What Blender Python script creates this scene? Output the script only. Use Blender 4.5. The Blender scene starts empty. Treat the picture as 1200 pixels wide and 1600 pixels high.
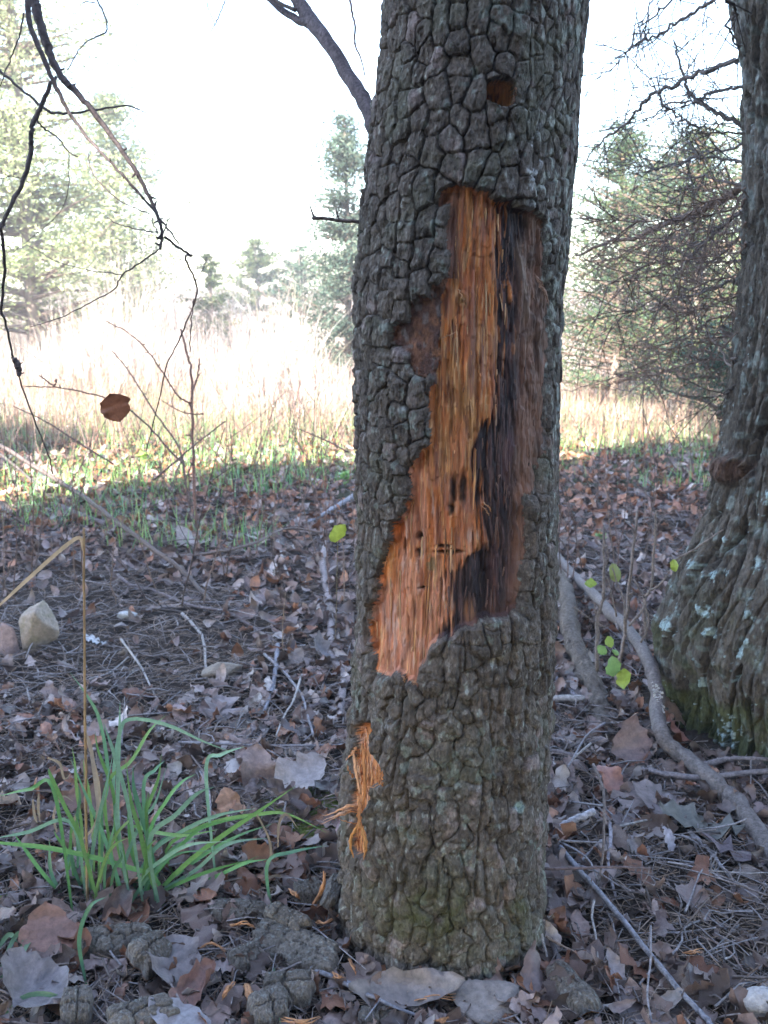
import bpy, math, random
import numpy as np
from mathutils import Vector
random.seed(7); RNG = np.random.default_rng(7)
S = bpy.context.scene
COL = S.collection

# ------------------------------------------------------------------ camera, sky, sun, exposure
F = 1570.0; TH = math.radians(12.6); CZ = 1.13
cam_d = bpy.data.cameras.new('camera'); cam = bpy.data.objects.new('camera', cam_d); COL.objects.link(cam)
cam.location = (0, 0, CZ); cam.rotation_euler = (math.pi/2 - TH, 0, 0)
cam_d.sensor_fit = 'VERTICAL'; cam_d.sensor_height = 24; cam_d.lens = 24*F/1600
cam_d.clip_start = 0.05; cam_d.clip_end = 2000
cam_d.dof.use_dof = True; cam_d.dof.focus_distance = 1.5; cam_d.dof.aperture_fstop = 7.5
S.camera = cam
SUN_EL = math.radians(36); SUN_AZ = math.radians(205)          # clockwise from +Y: behind the camera, a little left
world = bpy.data.worlds.new('World'); S.world = world; world.use_nodes = True
wn = world.node_tree; bg = wn.nodes['Background']
sky = wn.nodes.new('ShaderNodeTexSky'); sky.sky_type = 'NISHITA'; sky.sun_disc = False
sky.sun_elevation = SUN_EL; sky.sun_rotation = SUN_AZ; sky.air_density = 1.0; sky.dust_density = 0.8; sky.ozone_density = 1.0
wn.links.new(sky.outputs[0], bg.inputs[0]); bg.inputs[1].default_value = 0.12
sl = bpy.data.lights.new('sun', 'SUN'); sl.energy = 4.4; sl.angle = math.radians(0.5); sl.color = (1, 0.95, 0.87)
so = bpy.data.objects.new('sun', sl); COL.objects.link(so)
tosun = Vector((math.sin(SUN_AZ)*math.cos(SUN_EL), math.cos(SUN_AZ)*math.cos(SUN_EL), math.sin(SUN_EL)))
so.rotation_euler = (-tosun).to_track_quat('-Z', 'Y').to_euler(); so.location = (0, 0, 12)
S.view_settings.view_transform = 'Standard'; S.view_settings.look = 'None'
S.view_settings.gamma = 1; S.view_settings.use_curve_mapping = False
S.view_settings.exposure = 2.97
S.render.engine = 'CYCLES'
S.cycles.max_bounces = 6; S.cycles.diffuse_bounces = 3; S.cycles.transparent_max_bounces = 4
S.cycles.use_denoising = True

CT, ST = math.cos(TH), math.sin(TH)
def ray(px, py):
    a = (px-600)/F; b = (800-py)/F
    return np.array([a, CT + b*ST, -ST + b*CT])
def at(px, py, Y):                              # point of the place that shows at (px, py), Y metres away
    r = ray(px, py); t = Y/r[1]; return np.array([r[0]*t, Y, CZ + r[2]*t])
def project(P):
    x = P[..., 0]; y = P[..., 1]; z = P[..., 2]-CZ
    d = np.maximum(y*CT - z*ST, 1e-3); u = y*ST + z*CT
    return 600 + F*x/d, 800 - F*u/d

# ------------------------------------------------------------------ noise
def _h(ix, iy, s):
    n = (ix.astype(np.int64)*374761393 + iy.astype(np.int64)*668265263 + int(s)*1442695041) & 0xffffffff
    n = ((n ^ (n >> 13))*1274126177) & 0xffffffff
    n = ((n ^ (n >> 16))*2246822519) & 0xffffffff
    return ((n ^ (n >> 15)) & 0xffffff)/float(0xffffff)
def vn(x, y, s=0):
    x = np.asarray(x, float); y = np.asarray(y, float)
    ix = np.floor(x); iy = np.floor(y); fx = x-ix; fy = y-iy
    ix = ix.astype(np.int64); iy = iy.astype(np.int64)
    fx = fx*fx*fx*(fx*(fx*6-15)+10); fy = fy*fy*fy*(fy*(fy*6-15)+10)
    a = _h(ix, iy, s); b = _h(ix+1, iy, s); c = _h(ix, iy+1, s); d = _h(ix+1, iy+1, s)
    return (a*(1-fx)+b*fx)*(1-fy) + (c*(1-fx)+d*fx)*fy
def fb(x, y, s=0, o=4):
    t = 0; a = 0.5; n = 0
    for k in range(o):
        t = t + a*vn(x*2**k+k*17.3, y*2**k-k*9.1, s+k); n += a; a *= 0.5
    return t/n*2-1                                # about -1..1
def sst(a, b, x):
    t = np.clip((x-a)/(b-a), 0, 1); return t*t*(3-2*t)
def inpoly(x, y, poly):
    c = np.zeros(np.shape(x), bool); n = len(poly)
    for i in range(n):
        x0, y0 = poly[i]; x1, y1 = poly[(i+1) % n]
        if y0 == y1: continue
        m = ((y0 > y) != (y1 > y)) & (x < (x1-x0)*(y-y0)/(y1-y0)+x0)
        c ^= m
    return c
def mix(a, b, t): return a*(1-t[..., None]) + b*t[..., None]

# ------------------------------------------------------------------ mesh building
class MB:
    def __init__(s): s.v = []; s.c = []; s.q = []; s.t = []; s.n = 0
    def add(s, v, f, col):
        v = np.asarray(v, float).reshape(-1, 3); f = np.asarray(f, np.int64)
        col = np.asarray(col, float)
        if col.ndim == 1: col = np.tile(col, (len(v), 1))
        s.v.append(v); s.c.append(col[:, :3])
        (s.q if f.shape[1] == 4 else s.t).append(f + s.n); s.n += len(v)
    def mesh(s, name, smooth=True):
        V = np.concatenate(s.v); C = np.concatenate(s.c)
        q = np.concatenate(s.q) if s.q else np.zeros((0, 4), np.int64)
        t = np.concatenate(s.t) if s.t else np.zeros((0, 3), np.int64)
        return rawmesh(name, V, q, t, C, smooth)
    def build(s, name, mat, parent=None, smooth=True):
        return link(name, s.mesh(name, smooth), mat, parent)
def rawmesh(name, V, q, t, C, smooth=True, normals=None):
    me = bpy.data.meshes.new(name)
    me.vertices.add(len(V)); me.vertices.foreach_set('co', np.ascontiguousarray(V, np.float32).ravel())
    li = np.concatenate([q.ravel(), t.ravel()]).astype(np.int32)
    nl = len(q)+len(t)
    st = np.concatenate([np.arange(len(q))*4, len(q)*4+np.arange(len(t))*3]).astype(np.int32)
    me.loops.add(len(li)); me.loops.foreach_set('vertex_index', li)
    me.polygons.add(nl); me.polygons.foreach_set('loop_start', st)
    me.polygons.foreach_set('use_smooth', np.full(nl, smooth))
    me.update(calc_edges=True); me.validate()
    a = me.color_attributes.new('Col', 'FLOAT_COLOR', 'POINT')
    cc = np.ones((len(V), 4), np.float32); cc[:, :3] = C; a.data.foreach_set('color', cc.ravel())
    if normals is not None: me.normals_split_custom_set_from_vertices(normals.astype(np.float32).tolist())
    return me
def link(name, me, mat, parent=None):
    me.materials.append(mat) if not me.materials else None
    o = bpy.data.objects.new(name, me); COL.objects.link(o)
    if parent is not None:
        o.parent = parent; o.location = -Vector(parent.location) if abs(parent.rotation_euler.z) < 1e-9 else (0, 0, 0)
    return o
def tag(o, label=None, cat=None, group=None, kind=None):
    if label: o['label'] = label
    if cat: o['category'] = cat
    if group: o['group'] = group
    if kind: o['kind'] = kind
    return o
def empty(name, loc, label, cat, group=None):
    o = bpy.data.objects.new(name, None); COL.objects.link(o); o.location = tuple(float(k) for k in loc)
    o.empty_display_size = 0.05
    return tag(o, label, cat, group)
def catmull(P, n):
    P = np.asarray(P, float); m = len(P)
    if m < 3: t = np.linspace(0, 1, n)[:, None]; return P[0]*(1-t)+P[-1]*t
    Q = np.vstack([2*P[0]-P[1], P, 2*P[-1]-P[-2]]); out = []
    for u in np.linspace(0, m-1-1e-9, n):
        i = int(u); t = u-i; a, b, c, d = Q[i], Q[i+1], Q[i+2], Q[i+3]
        out.append(0.5*((2*b)+(c-a)*t+(2*a-5*b+4*c-d)*t*t+(3*b-a-3*c+d)*t**3))
    return np.array(out)
def tube(mb, P, r, col, n=None, sides=6, wob=0.0, cap=True, seed=None, raw=False, flat=1.0, lump=0.0):
    rs = np.random.default_rng(seed if seed is not None else random.randrange(1 << 30))
    n = n or max(3, len(P)*4)
    C = np.asarray(P, float) if raw else catmull(P, n); n = len(C)
    r = np.interp(np.linspace(0, 1, n), np.linspace(0, 1, len(r)), r) if hasattr(r, '__len__') else np.full(n, r)
    if wob:
        w = np.array([rs.normal(0, 1, 3) for _ in range(n)]); w[0] = w[-1] = 0
        C = C + w*wob
    T = np.gradient(C, axis=0); T /= np.linalg.norm(T, axis=1)[:, None]+1e-9
    up = np.array([0.13, 0.2, 1.0]) if abs(T[:, 2]).mean() < 0.8 else np.array([0.1, 1.0, 0.1])
    A = np.cross(T, up); A /= np.linalg.norm(A, axis=1)[:, None]+1e-9
    B = np.cross(T, A)
    ph = np.linspace(0, 2*math.pi, sides, endpoint=False)
    rr = r[:, None]*(1 + lump*rs.normal(0, 1, (n, sides)))
    V = C[:, None, :] + A[:, None, :]*(np.cos(ph)*rr)[..., None] + B[:, None, :]*(np.sin(ph)*rr*flat)[..., None]
    i = np.arange(n-1)[:, None]*sides; j = np.arange(sides)[None]; j2 = (j+1) % sides
    f = np.stack([i+j, i+j2, i+sides+j2, i+sides+j], -1).reshape(-1, 4)
    V = V.reshape(-1, 3)
    col = np.asarray(col, float)
    cv = col[None]*(1+0.25*rs.normal(0, 1, (n*sides, 1)).clip(-2, 2)*0.6) if col.ndim == 1 else np.repeat(col, sides, 0)
    if cap:
        V = np.vstack([V, C[0]-T[0]*r[0]*0.3, C[-1]+T[-1]*r[-1]*0.3]); a = n*sides; b = a+1
        cv = np.vstack([cv, cv[0], cv[-1]])
        mb.add(V, f, cv)
        tr = [[a, k, (k+1) % sides][::-1] for k in range(sides)] + [[b, (n-1)*sides+k, (n-1)*sides+(k+1) % sides] for k in range(sides)]
        mb.t.append(np.array(tr)+mb.n-len(V))
    else: mb.add(V, f, cv)
    return C, r
def joined(n, V0, f0):                              # n copies of the face list f0
    k = len(V0); return (f0[None] + (np.arange(n)*k)[:, None, None]).reshape(-1, f0.shape[1])

# ------------------------------------------------------------------ materials
def material(name, rough=0.85, spec=0.3, bump=0.0, scale=300.0, var=0.25, bump2=0.0, scale2=60.0, trans=0.0, stretch=(1, 1, 1), vscale=None):
    m = bpy.data.materials.new(name); m.use_nodes = True; nt = m.node_tree; N = nt.nodes; L = nt.links
    p = N['Principled BSDF']; p.inputs['Roughness'].default_value = rough; p.inputs['Specular IOR Level'].default_value = spec
    at_ = N.new('ShaderNodeAttribute'); at_.attribute_name = 'Col'
    tc = N.new('ShaderNodeTexCoord'); mp = N.new('ShaderNodeMapping'); mp.inputs['Scale'].default_value = stretch
    L.new(tc.outputs['Object'], mp.inputs[0])
    nz = N.new('ShaderNodeTexNoise'); nz.inputs['Scale'].default_value = vscale or scale*0.5; nz.inputs['Detail'].default_value = 5; nz.inputs['Roughness'].default_value = 0.65
    L.new(mp.outputs[0], nz.inputs['Vector'])
    mr = N.new('ShaderNodeMapRange'); mr.inputs[1].default_value = 0.3; mr.inputs[2].default_value = 0.7
    mr.inputs[3].default_value = 1-var; mr.inputs[4].default_value = 1+var; L.new(nz.outputs[0], mr.inputs[0])
    vm = N.new('ShaderNodeVectorMath'); vm.operation = 'SCALE'; L.new(at_.outputs['Color'], vm.inputs[0]); L.new(mr.outputs[0], vm.inputs['Scale'])
    L.new(vm.outputs[0], p.inputs['Base Color'])
    last = None
    for b, s in ((bump2, scale2), (bump, scale)):
        if b <= 0: continue
        n2 = N.new('ShaderNodeTexNoise'); n2.inputs['Scale'].default_value = s; n2.inputs['Detail'].default_value = 6; n2.inputs['Roughness'].default_value = 0.6
        L.new(mp.outputs[0], n2.inputs['Vector'])
        bp = N.new('ShaderNodeBump'); bp.inputs['Strength'].default_value = 1; bp.inputs['Distance'].default_value = b
        L.new(n2.outputs[0], bp.inputs['Height'])
        if last: L.new(last.outputs[0], bp.inputs['Normal'])
        last = bp
    if last: L.new(last.outputs[0], p.inputs['Normal'])
    if trans > 0:
        tb = N.new('ShaderNodeBsdfTranslucent'); L.new(vm.outputs[0], tb.inputs[0])
        ms = N.new('ShaderNodeMixShader'); ms.inputs[0].default_value = trans
        L.new(p.outputs[0], ms.inputs[1]); L.new(tb.outputs[0], ms.inputs[2])
        L.new(ms.outputs[0], N['Material Output'].inputs[0])
    return m
M_bark = material('bark', 0.85, 0.25, 0.0035, 420, 0.5, 0.007, 110, stretch=(1, 1, 0.55))
M_bark2 = material('furrowed_bark', 0.9, 0.2, 0.006, 240, 0.55, 0.012, 70, stretch=(1, 1, 0.4))
M_wood = material('bare_wood', 0.6, 0.35, 0.0014, 420, 0.30, 0.0030, 130, stretch=(1, 1, 0.07))
M_soil = material('soil', 0.95, 0.15, 0.006, 160, 0.4, 0.02, 30)
M_leaf = material('dead_leaf', 0.42, 0.6, 0.0016, 160, 0.32, trans=0.12)
M_twig = material('twig', 0.75, 0.3, 0.0030, 260, 0.5, stretch=(1, 1, 1))
M_green = material('green_blade', 0.36, 0.6, 0.0003, 300, 0.15, trans=0.3)
M_straw = material('straw', 0.7, 0.3, 0, 100, 0.2, trans=0.35)
M_needle = material('needle_foliage', 0.7, 0.25, 0, 60, 0.25, trans=0.3)
M_stone = material('stone', 0.85, 0.3, 0.002, 220, 0.25, 0.006, 50)

# ------------------------------------------------------------------ ground
def gh(x, y):
    x = np.asarray(x, float); y = np.asarray(y, float)
    h = 0.022*fb(x*1.6+3, y*1.6+8, 5, 3) + 0.012*fb(x*7, y*7, 9, 3)
    h = h + 0.03*np.exp(-((x+0.17)**2+(y-1.95)**2)/0.03)          # mossy hump behind the trunk
    h = h + 0.10*sst(12, 40, y)*fb(x*0.15, y*0.15, 31, 2)
    return h
def gp(px, py, dz=0.0):
    r = ray(px, py); t = (dz-CZ)/r[2]
    for _ in range(4):
        p = r*t; t = (gh(p[0], p[1])+dz-CZ)/r[2]
    p = r*t; return np.array([p[0], p[1], float(gh(p[0], p[1]))+dz])
def ground():
    def axis(a, b, s, far, g=1.22):
        c = list(np.arange(a, b, s)); d = s
        while c[-1] < far: d *= g; c.append(c[-1]+d)
        d = s; L = []; x = c[0]
        while x > -far: d *= g; x -= d; L.append(x)
        return np.array(L[::-1]+c)
    X = axis(-2.2, 2.6, 0.02, 600); Y = axis(0.7, 5.5, 0.02, 900)
    gx, gy = np.meshgrid(X, Y); z = gh(gx, gy)
    z = z + 0.008*fb(gx*28, gy*28, 12, 3)*(gy < 9)
    V = np.stack([gx, gy, z], -1).reshape(-1, 3); nx = len(X); ny = len(Y)
    i = np.arange(ny-1)[:, None]*nx+np.arange(nx-1)[None]
    f = np.stack([i, i+1, i+nx+1, i+nx], -1).reshape(-1, 4)
    n = fb(gx*2, gy*2, 3, 4).reshape(-1); d = V[:, 1]
    soil = np.array([0.055, 0.040, 0.032]); dark = np.array([0.032, 0.023, 0.019]); straw = np.array([0.20, 0.14, 0.105]); gr = np.array([0.11, 0.11, 0.06])
    c = mix(soil, dark, sst(-0.4, 0.5, n)); c = mix(c, gr, sst(4.5, 7, d+n)*0.7); c = mix(c, straw, sst(7.5, 10.5, d+n*1.5))
    moss = np.exp(-((V[:, 0]+0.17)**2+(V[:, 1]-1.95)**2)/0.02)
    c = mix(c, np.array([0.16, 0.2, 0.05]), np.clip(moss*1.4-0.2+0.4*n, 0, 1))
    mb = MB(); mb.add(V, f, c)
    tag(mb.build('ground', M_soil), kind='structure')
ground()

# ------------------------------------------------------------------ the damaged tree
ROWS = [0, 100, 180, 240, 330, 400, 460, 600, 700, 800, 900, 1000, 1100, 1200, 1300, 1400, 1450, 1500, 1560]
LFT = [600, 593, 582, 575, 564, 557, 553, 554, 556, 558, 556, 551, 543, 535, 531, 533, 539, 546, 552]
RGT = [925, 914, 909, 905, 895, 891, 884, 878, 876, 871, 870, 866, 862, 858, 853, 848, 846, 842, 838]
TY = 1.62
_z, _xc, _r = [], [], []
for y, l, r in zip(ROWS, LFT, RGT):
    a = at(l, y, TY); b = at(r, y, TY); ra = (b[0]-a[0])/2; d = math.hypot(TY, CZ-a[2])
    _z.append(a[2]); _xc.append((a[0]+b[0])/2); _r.append(TY*math.sin(math.atan(ra/TY)))
_z, _xc, _r = map(np.array, (_z[::-1], _xc[::-1], _r[::-1]))
def axis_at(z):
    xc = np.interp(z, _z, _xc); r = np.interp(z, _z, _r)
    k = (z-_z[-1]).clip(0); xc = xc + k*0.05; r = r - k*0.012
    return xc, np.maximum(r, 0.02)

OUT = [(690,300),(704,294),(720,296),(745,291),(762,298),(772,306),(778,320),(800,316),(822,326),(838,330),(850,345),(853,375),(858,420),(862,470),(865,530),(861,600),(856,680),(846,740),(834,768),(824,790),(822,815),(828,850),(822,880),(820,915),(815,950),(800,962),(775,970),(750,968),(744,975),(712,990),(704,1000),(685,1000),(674,1008),(668,1035),(658,1050),(652,1076),(632,1066),(618,1056),(600,1054),(580,1042),(575,1010),(578,960),(590,890),(602,850),(612,820),(632,785),(638,765),(640,728),(658,708),(668,700),(672,680),(676,655),(673,640),(671,612),(677,594),(668,585),(654,586),(638,578),(636,556),(622,540),(611,526),(614,506),(634,502),(640,478),(656,462),(668,460),(684,446),(698,440),(695,420),(698,400),(696,370),(702,340),(700,326),(688,318)]
WOUND2 = [(551,1133),(580,1131),(577,1150),(571,1163),(577,1180),(585,1196),(600,1212),(594,1226),(576,1230),(573,1255),(566,1270),(567,1290),(572,1325),(567,1343),(556,1336),(547,1330),(545,1300),(551,1275),(545,1240),(548,1215),(545,1190),(551,1170)]
HOLE = [(764,128),(778,122),(800,124),(805,135),(804,160),(795,165),(778,162),(763,152)]
LOBE = [(600,500),(640,440),(700,430),(688,470),(685,520),(683,560),(678,600),(620,610)]
R0 = 0.16
def trunk():
    zt = np.arange(-0.04, 1.545, 0.00165)
    zc = 1.545 + np.cumsum(np.linspace(0.004, 0.09, 60))
    Z = np.concatenate([zt, zc])
    # theta = 0 faces the camera (-Y), positive to the right
    tf = np.linspace(-1.72, 1.72, 400); tb = np.linspace(1.72, 2*math.pi-1.72, 62)[1:-1]
    T = np.concatenate([tf, tb]); nt = len(T); nz = len(Z)
    th, z = np.meshgrid(T, Z)
    u = th*R0; v = z
    xc, r = axis_at(z)
    # slight out-of-round trunk with a long groove on the right
    r = r*(1+0.012*np.sin(2*th+1)+0.01*fb(np.cos(th)*1.5+5, z*1.5+np.sin(th), 77, 2))
    flare = np.exp(-(z.clip(0))/0.05); r = r + 0.012*flare*(1+0.9*np.cos(th*5+1.0))*0.9
    P0 = np.stack([xc+r*np.sin(th), TY-r*np.cos(th), z], -1)
    px, py = project(P0)
    low = sst(0.82, 0.45, z)                                   # lower trunk: lumpier, merged plates
    rightz = sst(835, 872, px+18*fb(u*10, v*3, 4, 2)-(py-300)*0.03)*sst(1300, 900, py)
    # plate cells
    w = 0.02872; h = 0.0365; ncol = 35
    uu = u + 0.007*fb(u*22, v*22, 21, 3) + low*0.012*fb(u*12, v*12, 27, 3) + (0.010*fb(u*10, v*6, 22, 3)) + low*0.010*fb(u*30, v*30, 24, 3)
    vv = v + 0.008*fb(u*20+7, v*20, 23, 3) + low*0.010*fb(u*26+9, v*26, 25, 3)
    def cells(uu, vv, w, h, ncol, s, jit):
        ci = np.floor(uu/w).astype(np.int64)
        F1 = np.full(uu.shape, 9.0); F2 = F1.copy(); I1 = np.zeros(uu.shape, np.int64); J1 = I1.copy(); I2 = I1.copy(); J2 = I1.copy()
        su1 = np.zeros(uu.shape); sv1 = su1.copy(); dx2 = su1.copy(); dy2 = su1.copy()
        for di in (-1, 0, 1):
            i = ci+di; im = np.mod(i, ncol)
            hs = h*(0.72+0.75*_h(im, im*0+3, s))
            off = _h(im, im*0, s+1)*5
            jb = np.floor(vv/hs-off).astype(np.int64)
            for dj in (-1, 0, 1):
                j = jb+dj
                a = _h(im, j, s+2); b = _h(im, j, s+3)
                su = (i+0.5+(a-0.5)*jit)*w; sv = (j+0.5+off+(b-0.5)*jit*1.1)*hs
                dx = np.abs(uu-su)/w; dy = np.abs(vv-sv)/hs*0.95
                d = (dx**3.0+dy**3.0)**(1/3.0)
                m = d < F1; m2 = (~m) & (d < F2)
                F2 = np.where(m, F1, np.where(m2, d, F2)); I2 = np.where(m, I1, np.where(m2, i, I2)); J2 = np.where(m, J1, np.where(m2, j, J2))
                F1 = np.where(m, d, F1); I1 = np.where(m, i, I1); J1 = np.where(m, j, J1)
                su1 = np.where(m, su, su1); sv1 = np.where(m, sv, sv1)
        return F1, F2, I1, J1, I2, J2, su1, sv1
    F1, F2, I1, J1, I2, J2, su1, sv1 = cells(uu, vv, w, h, ncol, 40, 0.56)
    im1 = np.mod(I1, ncol); same = (I1 == I2)
    e = F2-F1
    pair = _h(I1+I2, J1+J2, 55)
    depth = np.where(same, 0.25+0.75*pair**1.0, 0.6+0.4*pair)
    depth = depth*(1-low*np.where(same, 0.75, 0.35*(pair < 0.5)))
    width = np.where(same, 0.10, 0.19)
    prof = 1-(1-np.clip(e/width, 0, 1))**2.6
    dome = np.clip(1-(F1/0.75)**2, 0, 1)
    hh = _h(im1, J1, 61)
    amp = 0.0125*(1-0.3*low)
    hb = amp*(1-depth*(1-prof)) + dome*(0.0036+0.0025*low) + (hh-0.5)*0.006
    tu = (uu-su1)/w; tv = (vv-sv1)/h
    hb = hb + 0.003*((_h(im1, J1, 62)-0.5)*tu+(_h(im1, J1, 63)-0.5)*tv)
    # small facets and chips on each plate
    hb = hb + (0.0016*fb(u*210, v*130, 73, 3) + 0.0014*fb(u*230, v*45, 74, 3) - 0.0013*(np.floor(vn(u*95+9, v*60, 75)*3)-1))*(1-0.4*low)
    hb = hb + 0.0022*fb(u*90, v*80, 70, 4) + 0.0028*np.abs(fb(u*45+3, v*30, 71, 3))
    low = low*(0.55+0.45*sst(0.0, 0.25, z)); lump = 0.006*fb(u*30, v*20, 72, 3)+0.006*fb(u*16, v*7, 79, 2)-0.008*sst(0.11, 0.0, np.abs(fb(u*17+2, v*5, 78, 3))) - 0.0025*sst(0.10, 0.0, np.abs(fb(u*30+2, v*16, 76, 3))); hb = hb + low*lump
    # finer ridged bark on the right side
    G1, G2, A1, B1, _, _, _, _ = cells(uu+0.004*fb(u*60, v*25, 26, 3), vv, 0.0158, 0.03, 64, 80, 0.8)
    e2 = np.clip((G2-G1)/0.25, 0, 1)
    hb = hb - 0.0016*(1-e2)**2*(0.5)*(_h(A1, B1, 84) > 0.35)
    hr = 0.0075*(1-(1-e2)**2)*(0.5+0.5*_h(A1, B1, 81)) + 0.0025*fb(u*70, v*40, 83, 4)+0.004
    # a long seam down the right side of the upper trunk
    seam = np.exp(-((px-(836+10*fb(v*3, v*0, 90, 2)))/9.0)**2)*sst(330, 200, py)
    hb = hb*(1-rightz) + hr*rightz - 0.007*seam
    # --- wound masks, followed partly along the plate outlines
    cu = su1; cthe = cu/R0; cxc, cr = axis_at(sv1)
    cpx, cpy = project(np.stack([cxc+cr*np.sin(cthe), TY-cr*np.cos(cthe), sv1], -1))
    jx = 5*fb(u*60, v*60, 91, 3); jy = 6*fb(u*60, v*60, 92, 3)
    front = np.abs(th) < 1.7
    k = 0.30
    qx = px*(1-k)+cpx*k+jx; qy = py*(1-k)+cpy*k+jy
    wd = inpoly(qx, qy, OUT) & front
    wd2 = inpoly(px+0.6*jx, py+jy, WOUND2) & front
    ho = inpoly(px+0.4*jx, py+0.4*jy, HOLE) & front
    lobe = wd & inpoly(px+jx, py+jy, LOBE)
    def blur(m, k):
        a = m.astype(float)
        for ax in (0, 1):
            b = a.copy()
            for q in range(1, k+1): b = b+np.roll(a, q, ax)+np.roll(a, -q, ax)
            a = b/(2*k+1)
        return a
    # --- bare wood relief
    sp = py*1.0
    lean = (py-600)*0.0
    gu = px + 7*fb(px/60., py/240., 93, 2)                      # grain coordinate: nearly vertical, wandering
    fine = fb(gu/2.6, py/55., 94, 4); mid = fb(gu/9., py/150., 95, 3)
    st1 = vn(gu/6.5, py/70., 96); stp = np.floor(st1*5)/5.0
    st2 = vn(gu/14., py/60., 97); stp2 = np.floor(st2*3)/3.0
    hw = -0.0045 + 0.0018*fine + 0.0022*mid + 0.0030*(stp-0.4) + 0.0035*(stp2-0.33) + 0.0009*np.floor(vn(gu/3.0, py/34., 140)*3)
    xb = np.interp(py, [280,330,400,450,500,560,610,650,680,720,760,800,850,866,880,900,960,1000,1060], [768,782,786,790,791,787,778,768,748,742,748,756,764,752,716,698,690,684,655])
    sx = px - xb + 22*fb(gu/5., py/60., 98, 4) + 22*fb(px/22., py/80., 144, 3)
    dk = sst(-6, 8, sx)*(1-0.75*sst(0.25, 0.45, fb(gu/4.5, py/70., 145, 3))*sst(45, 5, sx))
    gou = sst(0.22, 0.5, fb(gu/8., py/48., 150, 3)); hw = hw - 0.0022*gou
    rim = sst(808, 832, px+10*fb(px/14., py/60., 99, 3)+np.interp(py, [330, 600, 800, 950], [-6, 0, 8, 20]))*(py > 325)*sst(990, 900, py)
    hw = hw - 0.004*dk + 0.005*rim + 0.004*rim*fb(px/16., py/30., 100, 4)
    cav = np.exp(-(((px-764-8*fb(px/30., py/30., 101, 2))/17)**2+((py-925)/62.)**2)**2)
    hw = hw - 0.012*cav
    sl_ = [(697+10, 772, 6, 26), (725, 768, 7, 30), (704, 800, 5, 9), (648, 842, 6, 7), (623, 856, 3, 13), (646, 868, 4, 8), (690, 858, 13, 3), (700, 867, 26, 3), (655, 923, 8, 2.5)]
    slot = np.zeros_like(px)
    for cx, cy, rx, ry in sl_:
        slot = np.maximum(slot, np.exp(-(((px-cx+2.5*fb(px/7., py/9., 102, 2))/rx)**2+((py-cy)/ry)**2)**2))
    hw = hw - 0.007*slot
    kn = np.exp(-(((px-722)/9)**2+((py-468)/9)**2)); kr = np.sqrt(((px-722)/9)**2+((py-468)/9)**2)
    hw = hw + 0.006*kn*(0.7+0.5*np.cos(kr*5))
    hl = 0.0015 + 0.0035*fb(px/22., py/22., 103, 4)             # inner bark of the left lobe
    hw = np.where(lobe, hl, hw)
    ll = np.exp(-(((px-706)/14)**2+((py-309)/14)**2)); hw = hw + 0.006*ll
    up = sst(1010, 1062, py)*0.006*sst(640, 600, px); hw = hw + up*0.3
    h2 = -0.010 + 0.0025*fb(px/2.5, py/26., 104, 4)+0.004*(np.floor(vn(px/5., py/24., 105)*4)/4-0.4)
    h2 = h2 - 0.014*np.exp(-(((px-587)/9)**2+((py-1212)/14)**2)**2) - 0.012*np.exp(-(((px-559)/4)**2+((py-1228)/7)**2)**2) - 0.012*np.exp(-(((px-557)/3)**2+((py-1328)/10)**2)**2)
    h3 = -0.020 + 0.003*fb(px/3., py/20., 106, 3) - 0.006*sst(790, 770, px)
    m1 = blur(wd, 2); m1b = blur(wd, 8); rr_ = sst(795, 815, px)*sst(330, 380, py)*sst(960, 900, py)
    m1 = m1*(1-rr_)+m1b*rr_; m2_ = blur(wd2, 1); m3_ = blur(ho, 1)
    fr = 1-sst(0.0, 0.5, m1b)*rr_*0.5
    H = hb*fr*(1-m1)+hw*m1; H = H*(1-m2_)+h2*m2_; H = H*(1-m3_)+h3*m3_
    # the rim of bark round the wound stands a little thinner
    H = H*(Z[:, None] < 1.55) + (Z[:, None] >= 1.55)*(0.006*fb(u*40, v*25, 3, 3)+0.006)
    # --- colours: pigment, darkened in gouges, slots and cavities
    n1 = fb(u*14, v*14, 110, 4); n2 = fb(u*120, v*120, 111, 3)
    base = np.array([0.132, 0.108, 0.090]); c = np.ones(px.shape+(3,))*base
    c = c*(0.82+0.42*_h(im1, J1, 64))[..., None]
    c = mix(c, np.array([0.155, 0.16, 0.115]), sst(0.0, 0.6, n1)*0.5)                    # green algae
    pk = (_h(im1, J1, 65) > 0.80)*sst(-0.2, 0.5, fb(u*50, v*50, 112, 3)); c = mix(c, np.array([0.30, 0.235, 0.22]), pk*0.75)
    c = mix(c, np.array([0.105, 0.088, 0.075]), ((1-prof)*(1-rightz))*0.75)                # darker bark colour down in the furrows
    c = c*(1+0.34*n2)[..., None]; c = mix(c, np.array([0.33, 0.31, 0.28]), sst(0.3, 0.55, fb(u*170, v*90, 143, 4))*0.55)
    lc = sst(0.26, 0.5, fb(u*110, v*60, 113, 5)+0.36*rightz*sst(1150, 500, py)-0.18+0.12*fb(u*8, v*8, 118, 2))
    c = mix(c, np.array([0.40, 0.42, 0.37]), lc*0.75)
    lt = sst(0.40, 0.55, fb(u*55, v*55, 114, 5)+0.25*fb(u*6, v*6, 115, 2)-0.03); c = mix(c, np.array([0.25, 0.30, 0.26]), lt*0.5)
    spot = np.exp(-(((px-813)/6)**2+((py-1262)/9)**2)**2); c = mix(c, np.array([0.36, 0.50, 0.50]), spot)
    spw = np.exp(-(((px-629)/6)**2+((py-641)/6)**2)**2); c = mix(c, np.array([0.42, 0.44, 0.42]), spw)
    wl = sst(0.25, 0.4, fb(u*110, v*70, 119, 3))*np.exp(-(((px-833)/16)**2+((py-250)/90)**2)); c = mix(c, np.array([0.62, 0.62, 0.62]), wl)
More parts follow.
